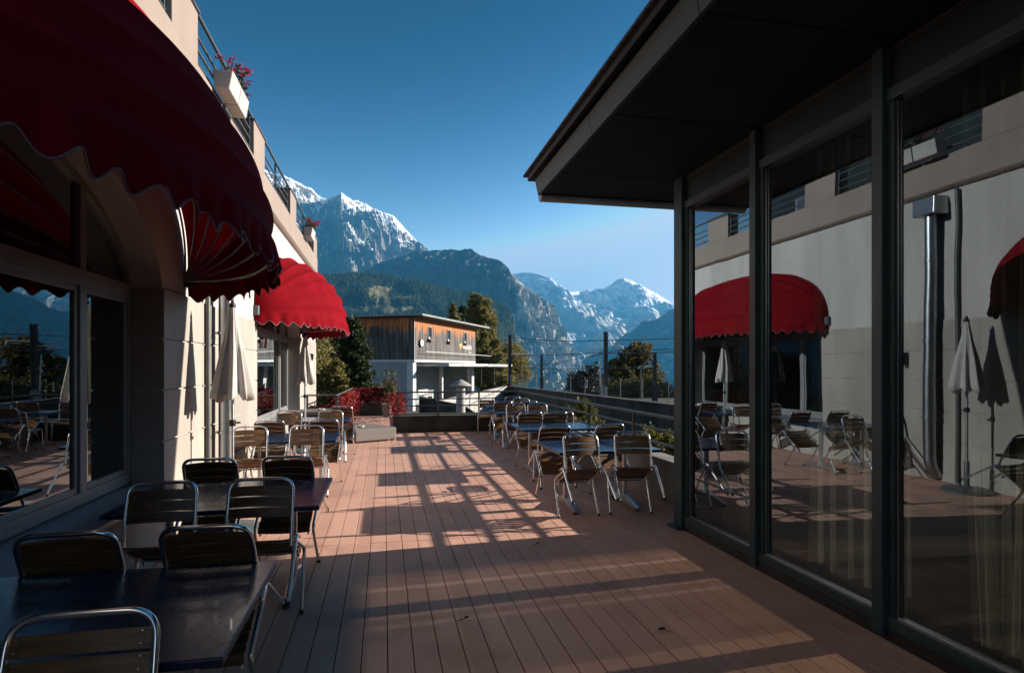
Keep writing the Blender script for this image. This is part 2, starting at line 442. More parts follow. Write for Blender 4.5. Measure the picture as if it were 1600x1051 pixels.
# balcony: band, moulding, pillars, rails, terrace slab
m = MB(); m.box(-2.2, -1.90, Y0, Y1+.04, ZT+.03, 4.86); ho(m, 'balcony_band', M['parapet'], bevel=.006)
m = MB()
for y in (Y0,): 
    prof = [(-1.90,ZT+.035),(-1.865,ZT+.02),(-1.86,ZT-.02),(-1.885,ZT-.05),(-1.935,ZT-.075),(-1.957,ZT-.08),(-1.957,ZT+.035)]
    m.prism([(x,Y0,z) for x, z in prof], (0, Y1-Y0+.05, 0))
ho(m, 'cornice', M['parapet'], smooth=40)
m = MB(); m.box(-9, -2.203, Y0+.01, Y1-.01, ZT-.12, ZT+.25); ho(m, 'balcony_slab', M['parapet'])
PIL = [(-11.9,.8),(-8.4,.8),(-4.8,.8),(-1.2,.8),(2.4,.8),(6.06,.78),(9.62,.82),(13.2,.84),(17.45,.8)]
for y, wd in PIL:
    m = MB(); m.box(-2.19, -1.905, y, y+wd, 4.862, 5.40); ho(m, 'pillar', M['parapet'], bevel=.008)
    m = MB(); m.box(-2.215, -1.885, y-.02, y+wd+.02, 5.402, 5.425); ho(m, 'pillar_cap', M['iron'])
m = MB()
bays = [(a+wa, b) for (a, wa), (b, wb) in zip(PIL, PIL[1:])]
for a, b in bays:
    for z in (4.98, 5.12, 5.26): m.tube([(-1.97,a,z),(-1.97,b,z)], .014, 8)
    for y in ((a+b)/2, a+.03, b-.03): m.box(-1.99,-1.96,y-.012,y+.012,4.862,5.47)
m.tube([(-1.95,Y0,5.47),(-1.95,Y1,5.47)], .022, 8)
ho(m, 'balcony_railing', M['iron'], smooth=50)
# set-back upper storey, added as a dark backdrop for the pavilion reflections
m = MB(); m.box(-9, -6.2, Y0+.1, Y1-.4, ZT+.251, 8.6); up = ho(m, 'upper_storey', M['frame2'])
m = MB(); m.box(-9.8, -5.2, Y0-.4, Y1+.2, 8.602, 8.85); ho(m, 'upper_roof', M['roofing'])
for y in (0.5, 4.2, 8, 11.6, 15):
    m = MB(); m.box(-6.2, -6.16, y, y+1.3, 5.2, 6.9); g = ho(m, 'upper_window', M['winframe'])
    m = MB(); m.box(-6.165, -6.15, y+.08, y+1.22, 5.28, 6.82); ho(m, 'pane', M['glass_hotel'], g)
# stainless flue with its hopper and brackets
m = MB(); m.tube(fillet([(-1.80,7.55,4.02),(-1.80,7.55,.25),(-1.93,7.55,.06)], .12), .082, 20)
fl = ho(m, 'flue', M['steel'], smooth=50)
m = MB()
for z in (3.3, 2.1, .95): m.lathe([(.086,-.02),(.092,-.016),(.092,.016),(.086,.02)], 20, (-1.80,7.55,z)); m.box(-1.945,-1.88,7.53,7.57,z-.012,z+.012)
ho(m, 'bracket', M['steel'], fl, smooth=40)
m = MB(); m.box(-1.95,-1.66,7.37,7.73,3.98,4.24); ho(m, 'hopper', M['steel'], fl, bevel=.012)
m = MB(); m.tube([(-1.905,7.2,4.3),(-1.905,7.2,.02)], .028, 10); ho(m, 'downpipe', M['rail'], smooth=50)

def wall_lamp(y, z, label):
    t = thing('wall_lamp', label, 'lamp', (-1.936, y, z), group='lamps on the hotel wall')
    MB().box(0,.02,-.05,.05,-.09,.09).build('back_plate', M['iron'], t, bevel=.004)
    MB().prism([(.02,-.045,-.11),(.10,-.045,-.09),(.12,-.045,.07),(.02,-.045,.10)], (0,.09,0)).build('housing', M['black'], t, bevel=.006)
    MB().box(.03,.09,-.035,.035,-.122,-.108).build('lens', M['insul'], t)
wall_lamp(8.1, 1.85, 'small dark box lamp on the wall beside the steel flue')
wall_lamp(16.6, 1.98, 'small dark box lamp on the wall pier beyond the farther parasol')

# lettering on the far window
def text(body, size, name, mt, extr=.004, align='LEFT'):
    cu = bpy.data.curves.new(name, 'FONT'); cu.body = body; cu.size = size; cu.extrude = extr; cu.align_x = align; cu.offset = size*.012
    o = bpy.data.objects.new(name, cu); C.objects.link(o)
    dg = bpy.context.evaluated_depsgraph_get(); me = bpy.data.meshes.new_from_object(o.evaluated_get(dg))
    bpy.data.objects.remove(o); bpy.data.curves.remove(cu)
    me.materials.clear(); me.materials.append(mt)
    r = bpy.data.objects.new(name, me); C.objects.link(r); return r
for body, s, y, z in (('der', .26, 11.72, 2.06), ('1908', .07, 11.74, 1.93)):
    if body == '1908': continue
    o = text(body, s, 'window_lettering', M['signw'], .001)
    o.parent = w2; o.matrix_basis = Matrix.Translation((FX-.02, y, z)) @ Matrix(((0,0,1,0),(1,0,0,0),(0,1,0,0),(0,0,0,1)))
m = MB(); m.prism([(FX-.02,12.2,2.08),(FX-.02,12.33,2.06),(FX-.02,12.42,2.16),(FX-.02,12.37,2.27),(FX-.02,12.27,2.3),(FX-.02,12.28,2.2)], (.002,0,0)); ho(m, 'window_emblem', M['orange'], w2)

# ------------------------------------------------------------------ awnings
def awning(yc, label):
    a, h, p, zb = 2.66, 1.20, 1.22, 2.56
    t = thing('dome_awning', label, 'awning', (WX, yc, zb), group='red dome awnings over the arched windows')
    e = .80; N = 48
    def pt(phi, th, k=1.0):
        c_, s_ = cos(th), sin(th); ee = e + .22*sin(phi)**2
        y = -a*math.copysign(abs(c_)**ee, c_); r = max(0, s_)**ee
        return Vector((p*sin(phi)*r*k + .02, y*(1 if k == 1 else 1), h*cos(phi)*r*k))
    G = 7; phis = [radians(2) + (pi/2 - radians(2))*i/G for i in range(G+1)]
    m = MB()
    for f0, f1 in zip(phis, phis[1:]):
        rows = []
        for q in range(5):
            u = q/4; rows.append([])
            for i in range(N+1):
                A, B = pt(f0, pi*i/N), pt(f1, pi*i/N); P = A.lerp(B, u)
                sag = -.035*4*u*(1-u)*sin(pi*i/N)
                nrm = Vector((sin((f0+f1)/2), 0, cos((f0+f1)/2)))
                rows[-1].append(P + nrm*sag)
        m.grid(rows)
    m.build('canopy', M['red'], t, smooth=24)
    # scalloped valance hanging from the lowest rib
    L = [0]; pts = [pt(pi/2, pi*i/400) for i in range(401)]
    for i in range(400): L.append(L[-1] + (pts[i+1]-pts[i]).length)
    nsc = 31; top, mid, bot = [], [], []
    for i in range(nsc*10+1):
        s = L[-1]*i/(nsc*10); j = max(1, next((q for q in range(401) if L[q] >= s), 400))
        u = (s-L[j-1])/max(1e-6, L[j]-L[j-1]); P = pts[j-1].lerp(pts[j], u)
        w_ = abs(sin(pi*i/10)); wob = .012*sin(i*.21) + .008*sin(i*.57)
        d = .172 - .034*cos(2*pi*i/10)
        out = Vector((P.x*.6, P.y/a*.3, 0))
        top.append(P); mid.append(P + Vector((0,0,-d*.5)) + out.normalized()*wob if out.length > 0 else P + Vector((0,0,-d*.5))); bot.append(P + Vector((0,0,-d)) + (out.normalized()*wob*2 if out.length else Vector()))
    m = MB(); m.grid([top, mid, bot]); m.build('valance', M['red'], t, smooth=60)
    m = MB(); m.tube(bot, .0045, 5); m.build('piping', M['trim'], t, smooth=60)
    for f in phis:
        m = MB(); m.tube([pt(f, pi*i/40)*.968 + Vector((.006,0,.0)) for i in range(41)], .010, 7); m.build('rib', M['rib'], t, smooth=60)
    for s in (-1, 1):
        m = MB(); m.box(0,.07,s*a-.05,s*a+.05,-.06,.09); m.lathe([(.035,-.07),(.035,.07)], 12, (.05,s*a,.02)); m.build('hinge_bracket', M['iron'], t, bevel=.004)
    return t
awning(3.93, 'dark red dome awning over the nearer arched window, in shade')
awning(12.5, 'bright red sunlit dome awning over the farther arched window')

# ------------------------------------------------------------------ flower boxes on the balcony
def flower_box(y, n, label, seed, length=.41):
    rng = random.Random(seed)
    t = thing('flower_box', label, 'flower box', (-1.88, y, 4.86), group='flower boxes hung on the balcony rail')
    L = length
    m = MB()
    poly = [(0,0,0),(.16,0,0),(.20,0,.22),(-.02,0,.22)]
    m.prism(poly, (0, L, 0)); m.build('trough', M['planter'], t, bevel=.012)
    MB().box(.0,.18,.02,L-.02,.2,.225).build('soil', M['bark'], t)
    st, fo, bl = MB(), MB(), MB()
    for i in range(n):
        p = Vector((.09+rng.uniform(-.06,.06), rng.uniform(.03,L-.03), .22)); q = p + Vector((rng.uniform(-.05,.18), rng.uniform(-.15,.15), rng.uniform(.08,.27)))
        st.tube([p, p.lerp(q,.5)+Vector((0,rng.uniform(-.03,.03),.02)), q], .004, 5)
        for _ in range(16): bl.leaf(q + Vector((rng.gauss(0,.024), rng.gauss(0,.024), rng.gauss(0,.022))), .035, rng)
        for _ in range(14): fo.leaf(p.lerp(q, rng.uniform(0,.8)) + Vector((rng.gauss(0,.03), rng.gauss(0,.03), rng.gauss(0,.02))), .05, rng)
    st.build('stem', M['leafgreen'], t); fo.build('foliage', M['leafgreen'], t); bl.build('blossom', M['geranium'], t)
flower_box(7.36, 9, 'white flower box of leggy red geraniums, nearer of the pair hung side by side', 3)
flower_box(7.79, 8, 'white flower box of red geraniums, farther of the pair hung side by side', 4)
flower_box(15.2, 20, 'white box of full red and pink flowers alone at the far end of the balcony', 5, .6)
# ------------------------------------------------------------------ pavilion on the right
GX = 3.07
PY = [5.87, 4.55, 3.235, 1.85, .51, -.83, -2.2]
pav = thing('glass_pavilion', 'dark glazed pavilion with tall windows and a deep flat eave over the deck', 'pavilion', (GX, 2, 0))
def po(mb, name, mats, parent=None, **k):
    o = mb.build(name, mats, None, **k); o.parent = parent or pav
    if not parent: o.matrix_parent_inverse = Matrix.Translation(-Vector((GX, 2, 0)))
    return o
HZ = 3.36
m = MB(); m.box(GX+.0, GX+.22, -2.4, 5.93, .0, .075); po(m, 'plinth', M['rubber'])
for i, y in enumerate(PY):
    wd = .17 if i == 0 else .085
    m = MB(); m.box(GX-.03, GX+.16, y-wd/2, y+wd/2, .03, 3.70); po(m, 'post', M['frame'], bevel=.006)
m = MB(); m.box(GX-.09, GX+.02, 5.78, 5.99, .004, .03); po(m, 'base_plate', M['frame'], bevel=.004)
for a, b in zip(PY, PY[1:]):
    ya, yb = b + .0426, a - (.085 if a == PY[0] else .0426)
    f = MB(); x0, x1 = GX, GX+.11
    f.box(x0,x1,ya,yb,.076,.15); f.box(x0,x1,ya,yb,HZ,HZ+.075)
    f.box(x0+.012,x1,ya,ya+.045,.15,HZ); f.box(x0+.012,x1,yb-.045,yb,.15,HZ)
    fr = po(f, 'window', M['frame'], bevel=.004)
    g = MB(); g.add([(GX+.05,ya+.045,.15),(GX+.05,yb-.045,.15),(GX+.05,yb-.045,HZ),(GX+.05,ya+.045,HZ)], [(0,1,2,3)]); po(g, 'pane', M['glass_pav'], fr, fix=False)
    g = MB(); g.box(GX+.03,GX+.046,ya+.05,yb-.05,.15,.158); g.box(GX+.034,GX+.044,yb-.052,yb-.047,.16,HZ-.01); po(g, 'gasket', M['alu'], fr)
    m = MB(); m.box(GX+.03,GX+.10,ya,yb,HZ+.0765,3.70); po(m, 'spandrel', M['frame2'])
    m = MB(); m.box(GX+.02,GX+.032,ya+.03,yb-.03,3.655,3.67); m.box(GX+.018,GX+.032,ya+.03,yb-.03,3.675,3.70); po(m, 'shadow_strip', M['rubber'])
# soffit panels with open joints, fascia, roof
SX, SY = 1.74, 6.74
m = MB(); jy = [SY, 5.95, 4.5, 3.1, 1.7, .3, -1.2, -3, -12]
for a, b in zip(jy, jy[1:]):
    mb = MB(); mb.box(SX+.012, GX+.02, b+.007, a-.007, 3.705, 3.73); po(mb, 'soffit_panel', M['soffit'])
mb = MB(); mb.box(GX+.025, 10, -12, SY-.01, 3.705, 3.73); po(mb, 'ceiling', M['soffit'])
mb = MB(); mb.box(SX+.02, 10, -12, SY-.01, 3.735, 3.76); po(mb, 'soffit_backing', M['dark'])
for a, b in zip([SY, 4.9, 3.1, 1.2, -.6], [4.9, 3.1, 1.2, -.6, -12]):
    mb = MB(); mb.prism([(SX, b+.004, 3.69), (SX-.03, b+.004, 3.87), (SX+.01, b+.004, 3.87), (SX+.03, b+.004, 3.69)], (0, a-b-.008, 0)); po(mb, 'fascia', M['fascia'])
mb = MB(); mb.prism([(SX, SY, 3.69), (10, SY, 3.69), (10, SY+.03, 3.87), (SX-.03, SY+.03, 3.87)], (0, -.03, 0)); po(mb, 'end_fascia', M['fascia'])
# pitched roof (hip) over the eave
SL = .47; RX = 7.0; e = .10
zr = 3.9 + SL*(RX-SX)
v = [(SX-e,-12,3.875),(SX-e,SY+e,3.875),(10.5,SY+e,3.875),(10.5,-12,3.875),(RX,SY-5.1,zr),(RX,-12,zr)]
v2 = [(x,y,z+.06) for x, y, z in v]
mb = MB(); mb.add(v, [(0,1,4,5),(1,2,4),(2,3,5,4)]); mb.add(v2, [(0,1,4,5),(1,2,4),(2,3,5,4)])
mb.add([v[0],v[1],v2[1],v2[0]], [(0,1,2,3)]); mb.add([v[1],v[2],v2[2],v2[1]], [(0,1,2,3)]); mb.add([v[2],v[3],v2[3],v2[2]], [(0,1,2,3)])
mb.add([v[0],v[3],v[5]], [(0,1,2)])
po(mb, 'roof', M['roofing'])
# tile edge showing above the fascia
mb = MB()
y = -2.9
while y < SY+.05:
    mb.box(SX-e-.045, SX-e+.03, y, y+.19, 3.93, 3.955); y += .2
po(mb, 'verge_tile', M['roofing'], bevel=.004)
mb = MB(); mb.tube([(SX+.05, SY+.1, 3.73), (10, SY+.1, 3.73)], .085, 16); po(mb, 'gutter', M['gutter'], smooth=40)
# rear and end walls, floor; unseen slits and tinted panes added for light on deck
gaps = [5.46, 4.77, 3.69, 1.9, .4]; wds = [.018, .014, .026, .026, .026]
edge = 5.85; panes = []
rear = MB(); rear.box(9.5, 9.6, -3, 5.85, 0, .35); rear.box(9.5, 9.6, -3, 5.85, 3.33, 3.70)
for y in (5.83, .9, -2.98): rear.box(9.5, 9.58, y-.04, y+.02, .35, 3.33)
rw = po(rear, 'rear_wall', M['room'])
for g_, wd in zip(gaps + [-3], wds + [0]):
    mb = MB(); mb.add([(9.55,g_+wd/2,.35),(9.55,edge,.35),(9.55,edge,3.33),(9.55,g_+wd/2,3.33)], [(0,1,2,3)]); po(mb, 'tinted_pane', M['tinted'], rw, fix=False); edge = g_-wd/2
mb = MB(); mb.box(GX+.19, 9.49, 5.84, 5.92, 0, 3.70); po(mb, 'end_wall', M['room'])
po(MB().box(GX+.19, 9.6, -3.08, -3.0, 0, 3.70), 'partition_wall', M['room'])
po(MB().box(9.5, 9.6, -12, -3.081, 0, 3.70), 'rear_wall', M['room'])  # unseen closed part, added to keep sun off the ground behind the view
po(MB().box(GX, GX+.15, -12, -2.26, 0, 3.70), 'light_block_front', M['frame2'])  # unseen wall added to block sun and sky light from behind
mb = MB(); mb.box(GX+.17, 9.49, -2.9, 5.83, -.05, .06); po(mb, 'carpet', M['carpet'])
mb = MB(); mb.box(3.3, 10, -12, 5.9, -1.6, -.06); po(mb, 'foundation', M['concrete'])

# curtains hanging inside
def curtain(y0, y1, x, label, seed, hem=.09, taper=0):
    rng = random.Random(seed); n = 90; rows = []
    for j in range(15):
        z = 3.5 - (3.5-hem)*j/14; u = j/14; row = []
        for i in range(n+1):
            s = i/n; yy = y0 + (y1-y0)*(s + taper*u*u*(.5-s)*.5)
            row.append((x + (.035+.025*u)*sin(s*34 + .5*sin(s*9) + u*.6) + .02*sin(s*71+u*2) , yy + .02*u*sin(s*20), z + (.02*sin(s*15+seed) if j == 14 else 0)))
        rows.append(row)
    o = MB().grid(rows).build('curtain', M['sheer'], None, smooth=180)
    return tag(o, label, 'curtain', 'sheer curtains inside the pavilion')
curtain(5.2, 5.72, 3.5, 'narrow sheer curtain inside the glass nearest the corner post', 1)
curtain(3.5, 4.42, 3.52, 'wide sheer grey curtain inside the second pane from the corner post', 2)
curtain(2.42, 3.05, 3.45, 'sheer grey curtain gathered in the large pane nearest the photographer', 3, taper=.9)
curtain(1.2, 1.8, 3.5, 'sheer curtain inside the pane at the right edge of the view', 4)
m = MB(); 
for i in range(1): m.tube([(3.9+.1*i+.05*sin(k*.9+i), 3.1+.14*k, .068+.004*(i)) for k in range(9)], .006, 6)
tag(m.build('power_cable', M['black'], None, smooth=60), 'thin black cable lying on the carpet inside the glass', 'cable')
# a chair pushed up inside
# ------------------------------------------------------------------ deck
rng = random.Random(11)
m = MB(); m.box(-2.2, 3.7, -12, 16.2, -.30, -.045); m.box(-2.2, .3, 16.2, 22.0, -.30, -.045)
tag(m.build('deck_base', M['rubber']), kind='structure')
m = MB(); x = -1.93
while x < 3.48:
    xe = min(x + .15, 3.49)
    for a, b in ((-11.9,-3.506),(-3.5, 1.9), (1.906, 5.985), (5.991, 11.2), (11.206, 15.86)):
        dz = rng.uniform(-.001, .001)
        m.box(x+.003, xe-.003, a, b, -.04, dz)
    if xe < .25: m.box(x+.003, xe-.003, 15.866, 21.6, -.04, rng.uniform(-.001,.001))
    x += .15
tag(m.build('deck', M['deck'], bevel=.002), kind='structure')

# ------------------------------------------------------------------ low walls and terrace railing
def wall(name, mb, mt, label, cat='wall', **k):
    return tag(mb.build(name, mt, None, **k), label, cat)
m = MB(); m.box(3.5, 3.72, 6.0, 15.9, -1.55, .49); m.box(3.48, 3.75, 6.0, 15.9, .492, .53)
wall('parapet_wall', m, M['concrete'], 'low concrete parapet wall carrying the railing along the right edge of the deck', bevel=.008)
m = MB(); m.box(.24, 3.74, 15.92, 16.15, -1.55, .43); m.box(.24, 3.74, 16.151, 16.75, .30, .40); m.box(.24, 3.74, 16.75, 16.95, -1.55, .43); m.box(.22, 3.50, 15.86, 15.92, -.04, .02)
wall('planter_wall', m, M['mossy'], 'dark mossy concrete planter wall closing the far end of the deck', bevel=.01)

t = thing('terrace_railing', 'grey three-rail metal railing along the right side and far end of the terrace', 'railing', (3.6, 11, .53))
def to(mb, name, mt, **k):
    o = mb.build(name, mt, None, **k); o.parent = t; o.matrix_parent_inverse = Matrix.Translation(-Vector((3.6, 11, .53))); return o
for z, r in ((1.05,.024),(.87,.017),(.69,.017)):
    m = MB(); m.tube(fillet([(3.6,5.95,z),(3.6,16.05,z),(.3,16.05,z)], .1), r, 10); to(m, 'rail', M['rail'], smooth=50)
for x, y, zb in [(3.6,yy,.53) for yy in (6.3,8.3,10.3,12.3,14.3,16.05)] + [(xx,16.05,.43) for xx in (2.5,1.4,.35)]:
    m = MB(); m.box(x-.022,x+.022,y-.022,y+.022,zb,1.03); m.box(x-.05,x+.05,y-.05,y+.05,zb,zb+.01); to(m, 'post', M['rail'])

# ------------------------------------------------------------------ tables
def table(x0, x1, y0, y1, label, master=[None]):
    t = thing('terrace_table', label, 'table', ((x0+x1)/2, (y0+y1)/2, 0), group='blue topped terrace tables')
    w, d = (x1-x0)/2, (y1-y0)/2
    m = MB(); m.box(-w, w, -d, d, .712, .745); m.build('tabletop', M['blue'], t, bevel=.007)
    m = MB(); m.box(-w+.12, w-.12, -.03, .03, .685, .711)
    m.build('underframe', M['alu'], t, bevel=.004)
    for s in (-1, 1):
        X = s*(w-.24); m = MB()
        m.box(X-.02, X+.02, -.03, .03, .06, .685); m.box(X-.02, X+.02, -d+.15, d-.15, .688, .711)
        f = .42
        for q in (-1, 1): m.prism([(X-.022, q*.02, .03), (X-.022, q*f, .022), (X-.022, q*f, .045), (X-.022, q*.03, .13)], (.044, 0, 0))
        lg = m.build('leg', M['alu'], t, bevel=.004)
        for q in (-1, 1):
            m = MB(); m.lathe([(.024,0),(.026,.006),(.02,.022)], 12, (X, q*(f-.02), 0)); m.build('foot_glide', M['rubber'], lg, smooth=40)
    return t
TB = [(-1.85,-.52,2.14,3.17,'nearest blue table at the left, in deep shade beside the big window'),
      (-1.80,-.44,4.35,5.46,'second blue table on the left, lying half in sun between the two windows'),
      (-1.90,-.62,8.2,9.25,'third blue table on the left, in sun in front of the first parasol'),
      (-1.85,-.62,11.15,12.15,'farthest blue table on the left, beside the farther parasol'),
      (1.93,3.18,6.5,7.65,'nearest blue table on the right, beside the parapet and the glass corner'),
      (2.08,3.34,8.98,10.05,'second blue table on the right, counting from the glass pavilion'),
      (2.3,3.4,12.3,13.3,'third blue table on the right, under the middle of the railing'),
      (2.45,3.42,14.4,15.2,'blue table in the far right corner of the deck by the planter wall')]
for a in TB: table(*a)

# ------------------------------------------------------------------ chairs
def make_chair():
    t = thing('bistro_chair', 'x', 'chair', group='aluminium and wood bistro chairs')
    ch, sl = M['chrome'], M['slat']
    R = .0125
    # backrest hoop
    m = MB(); hoop = []
    hoop = fillet([(-.205,-.375,.40),(-.205,-.43,.60),(-.20,-.475,.825),(.20,-.475,.825),(.205,-.43,.60),(.205,-.375,.40)], .085, 7)
    m.tube(hoop, R, 10); m.build('back_frame', ch, t, smooth=50)
    m = MB(); m.tube([(-.235,-.385,.425),(.235,-.385,.425)], .010, 8); m.build('stretcher', ch, t, smooth=50); m = MB(); m.tube([(-.20,-.06,.405),(.20,-.06,.405)], .009, 8); m.build('stretcher', ch, t, smooth=50)
    for s in (-1, 1):
        m = MB(); m.tube(fillet([(s*.235,-.40,.425),(s*.232,-.02,.445),(s*.24,.0,.0)], .07, 7), R, 10)
        lg = m.build('leg', ch, t, smooth=50)
        MB().lathe([(.0145,0),(.0155,.004),(.0155,.026),(.013,.028)], 10, (s*.24,0,0)).build('foot_cap', M['rubber'], lg, smooth=50)
        m = MB(); m.tube(fillet([(s*.238,-.30,.47),(s*.238,-.40,.46),(s*.25,-.56,.0)], .06, 6), R, 10)
        lg = m.build('leg', ch, t, smooth=50)
        MB().lathe([(.0145,-.002),(.0155,.004),(.0155,.026),(.013,.028)], 10, (s*.25,-.56,0)).build('foot_cap', M['rubber'], lg, smooth=50)
    # seat rails and slats
    m = MB()
    for s in (-1, 1): m.tube(fillet([(s*.195,-.385,.418),(s*.195,-.20,.405),(s*.195,-.05,.43),(s*.19,-.005,.385)], .05, 5), .009, 8)
    m.build('seat_frame', ch, t, smooth=50)
    m = MB()
    prof = [(-.375,.432),(-.315,.424),(-.255,.420),(-.195,.421),(-.135,.428),(-.078,.438),(-.026,.43)]
    for i, (y, z) in enumerate(prof):
        w = .048; tl = 0 if i < 5 else (-.15 if i == 5 else -.7)
        rows = []
        for k in range(9):
            xx = -.205 + .41*k/8; dz = -.012*(1-(xx/.205)**2)
            c, s_ = cos(tl), sin(tl); h = .0065
            rows.append([(xx, y + a*c - b*s_, z + dz + a*s_ + b*c) for a, b in ((-w/2,-h),(w/2,-h),(w/2,h),(-w/2,h))])
        m.grid(rows, wrap=True); o = len(m.v) - 36
        m.f += [[o,o+1,o+2,o+3],[o+32,o+35,o+34,o+33]]; m.m += [0,0]
    m.build('seat', sl, t)
    m = MB()
    for z in (.605,.675,.745):
        w = .060; rows = []
        yb = -.431 - (z-.605)*.20
        for k in range(11):
            xx = -.196 + .392*k/10; dy = -.022*(1-(xx/.196)**2)
            rows.append([(xx, yb + dy + a*.2*-1 + b, z + a) for a, b in ((-w/2,-.006),(w/2,-.006),(w/2,.006),(-w/2,.006))])
        m.grid(rows, wrap=True); o = len(m.v) - 44
        m.f += [[o,o+1,o+2,o+3],[o+40,o+43,o+42,o+41]]; m.m += [0,0]
    br = m.build('backrest', sl, t)
    m = MB()
    for z in (.605,.675,.745):
        for s in (-1, 1):
            for dz in (-.018,.018): m.lathe([(.004,0),(.004,.004)], 6, (s*.168,-.452-(z-.605)*.2,z+dz))
    m.build('rivet', ch, br)
    return t
chair0 = make_chair(); used = [False]
def chair(x, y, rz, tilt, label):
    c = copy_tree(chair0) if used[0] else chair0
    used[0] = True
    c.location = (x, y, 0); c.rotation_euler = (-radians(tilt), 0, radians(rz)); c['label'] = label
    if tilt == 0: pass
    return c
NF, FF = .03, .06
L = 'wood-slat chair tipped forward against the '
chair(-.89, 2.10+NF, 0, 26, 'chair with brown slats seen from behind, cut by the lower left corner of the view')
chair(-1.43, 3.17+FF, 183, 38, 'dark chair tipped against the far side of the nearest left table, next to the window')
chair(-.83, 3.17+FF, 178, 38, 'dark chair tipped against the far side of the nearest left table, next to the walkway')
chair(-1.41, 4.35+NF, 1, 26, 'dark chair tipped against the near side of the second left table, next to the window')
chair(-.80, 4.35+NF, -3, 26, 'dark chair with legs jutting out over the walkway, near side of the second left table')
chair(-1.42, 5.46+FF, 182, 38, 'dark chair on the far side of the second left table, next to the wall')
chair(-.80, 5.46+FF, 177, 38, 'dark chair on the far side of the second left table, next to the walkway')
chair(-1.66, 8.2+NF, 2, 26, 'sunlit chair below the first parasol, near side of the third left table')
chair(-.97, 8.2+NF, -2, 26, 'sunlit orange-brown chair by the walkway, near side of the third left table')
chair(-1.62, 9.25+FF, 181, 38, 'chair on the far side of the third left table, next to the hotel wall')
chair(-.86, 9.25+FF, 178, 38, 'chair on the far side of the third left table, next to the walkway')
chair(-1.62, 11.15+NF, 1, 24, 'orange-brown chair near the far window sill, near side of the farthest left table')
chair(-.92, 11.15+NF, -1, 24, 'brown chair by the walkway, near side of the farthest left table')
chair(-.80, 12.15+FF, 176, 36, 'chair behind the farthest left table, beside the wicker ottoman')
chair(2.17, 6.5+NF, 2, 29, 'glinting chair seen from behind on the right, standing on the sun edge of the deck')
chair(2.80, 6.5+NF, -9, 29, 'glinting chair seen from behind, nearest the corner of the glass pavilion')
chair(2.2, 7.65+FF, 178, 38, 'chair facing the camera behind the nearest right table, at its walkway end')
chair(2.95, 7.65+FF, 184, 38, 'chair facing the camera behind the nearest right table, at its parapet end')
chair(2.42, 8.70, -2, 0, 'chair standing upright between the first and second right tables')
chair(2.45, 10.05+FF, 180, 38, 'chair behind the second right table, at its walkway end')
chair(2.9, 10.05+FF, 176, 38, 'chair behind the second right table, in the middle')
chair(3.28, 10.3, 188, 8, 'chair behind the second right table, closest to the railing')
chair(2.68, 12.3+NF, 2, 26, 'chair with brown back seen from behind, near side of the third right table')
chair(3.15, 12.3+NF, -3, 26, 'chair next to the railing, near side of the third right table')
chair(2.62, 13.3+FF, 179, 38, 'chair behind the third right table, at its walkway end')
chair(3.2, 13.3+FF, 183, 38, 'chair behind the third right table, at its railing end')
chair(2.72, 14.25, 3, 0, 'orange-brown chair seen from behind in front of the far corner table')
chair(3.28, 14.4+NF, 0, 26, 'chair seen from behind near the railing at the far corner table')
chair(2.62, 15.45, 172, 8, 'chair behind the far corner table close to the planter wall')
chair(3.25, 15.2+FF, 182, 34, 'chair behind the far corner table in the angle of the railings')

# ------------------------------------------------------------------ closed parasols
def parasol(x, y, label, s=1.0, seed=1):
    rng = random.Random(seed)
    t = thing('closed_parasol', label, 'parasol', (x, y, 0), group='closed cream parasols along the hotel wall')
    m = MB(); m.tube([(0,0,.05),(0,0,2.32)], .019, 12); m.build('pole', M['alu'], t, smooth=50)
    m = MB(); m.lathe([(.30,0),(.30,.03),(.27,.05),(.06,.06),(.04,.08)], 40); m.build('base_plate', M['iron'], t, smooth=40)
    m = MB(); m.lathe([(.034,.08),(.034,.42),(.03,.43)], 14); m.build('stand_tube', M['iron'], t, smooth=40)
    m = MB(); m.lathe([(.03,-.03),(.036,-.02),(.036,.03),(.03,.035)], 14, (0,0,1.12)); m.tube([(.03,0,1.12),(.075,0,1.12)], .008, 8); m.tube([(.075,-.03,1.12),(.075,.03,1.12)], .011, 8); m.build('crank', M['black'], t, smooth=40)
    ph = [rng.uniform(-.25,.25) for _ in range(9)]
    def mod(a, z):
        u = max(0, (2.30 - z)/.95)
        k = 1 + .20*min(1, u*2)*cos(8*a + .5*sin(2.3*u+a)) + .07*sin(3*a+1.3+2*u) + .05*sin(17*a + u*5)
        return k
    prof = [(.028,2.33),(.038,2.28),(.055,2.15),(.078,2.0),(.105,1.85),(.128,1.70),(.150,1.57),(.170,1.45),(.178,1.40)]
    seg = 128; vs = []
    rows = []
    for j, (r, z) in enumerate(prof):
        row = []
        for k in range(seg):
            a = 2*pi*k/seg; rr = r*mod(a, z)
            dz = 0
            if j == len(prof)-1: dz = -.03*cos(8*a) + .018*sin(3*a+1) + .01*sin(13*a)
            row.append((rr*cos(a), rr*sin(a), z+dz))
        rows.append(row)
    # the hem turns in under the folds
    rows.append([(p[0]*.72, p[1]*.72, p[2]-.012) for p in rows[-1]]); rows.append([(p[0]*.3, p[1]*.3, 1.46) for p in rows[-2]])
    m = MB(); m.grid(rows, wrap=True); m.build('canopy', M['cream'], t, smooth=70)
    m = MB(); m.lathe([(.03,2.325),(.036,2.335),(.034,2.36),(.018,2.375),(.014,2.40),(.004,2.41)], 14); m.build('finial', M['black'], t, smooth=50)
    t.rotation_euler[2] = seed
    return t
parasol(-1.55, 6.75, 'closed cream parasol half in shade against the wall between the windows', seed=1)
parasol(-1.56, 12.75, 'smaller looking closed cream parasol in front of the far end of the far window', seed=4)

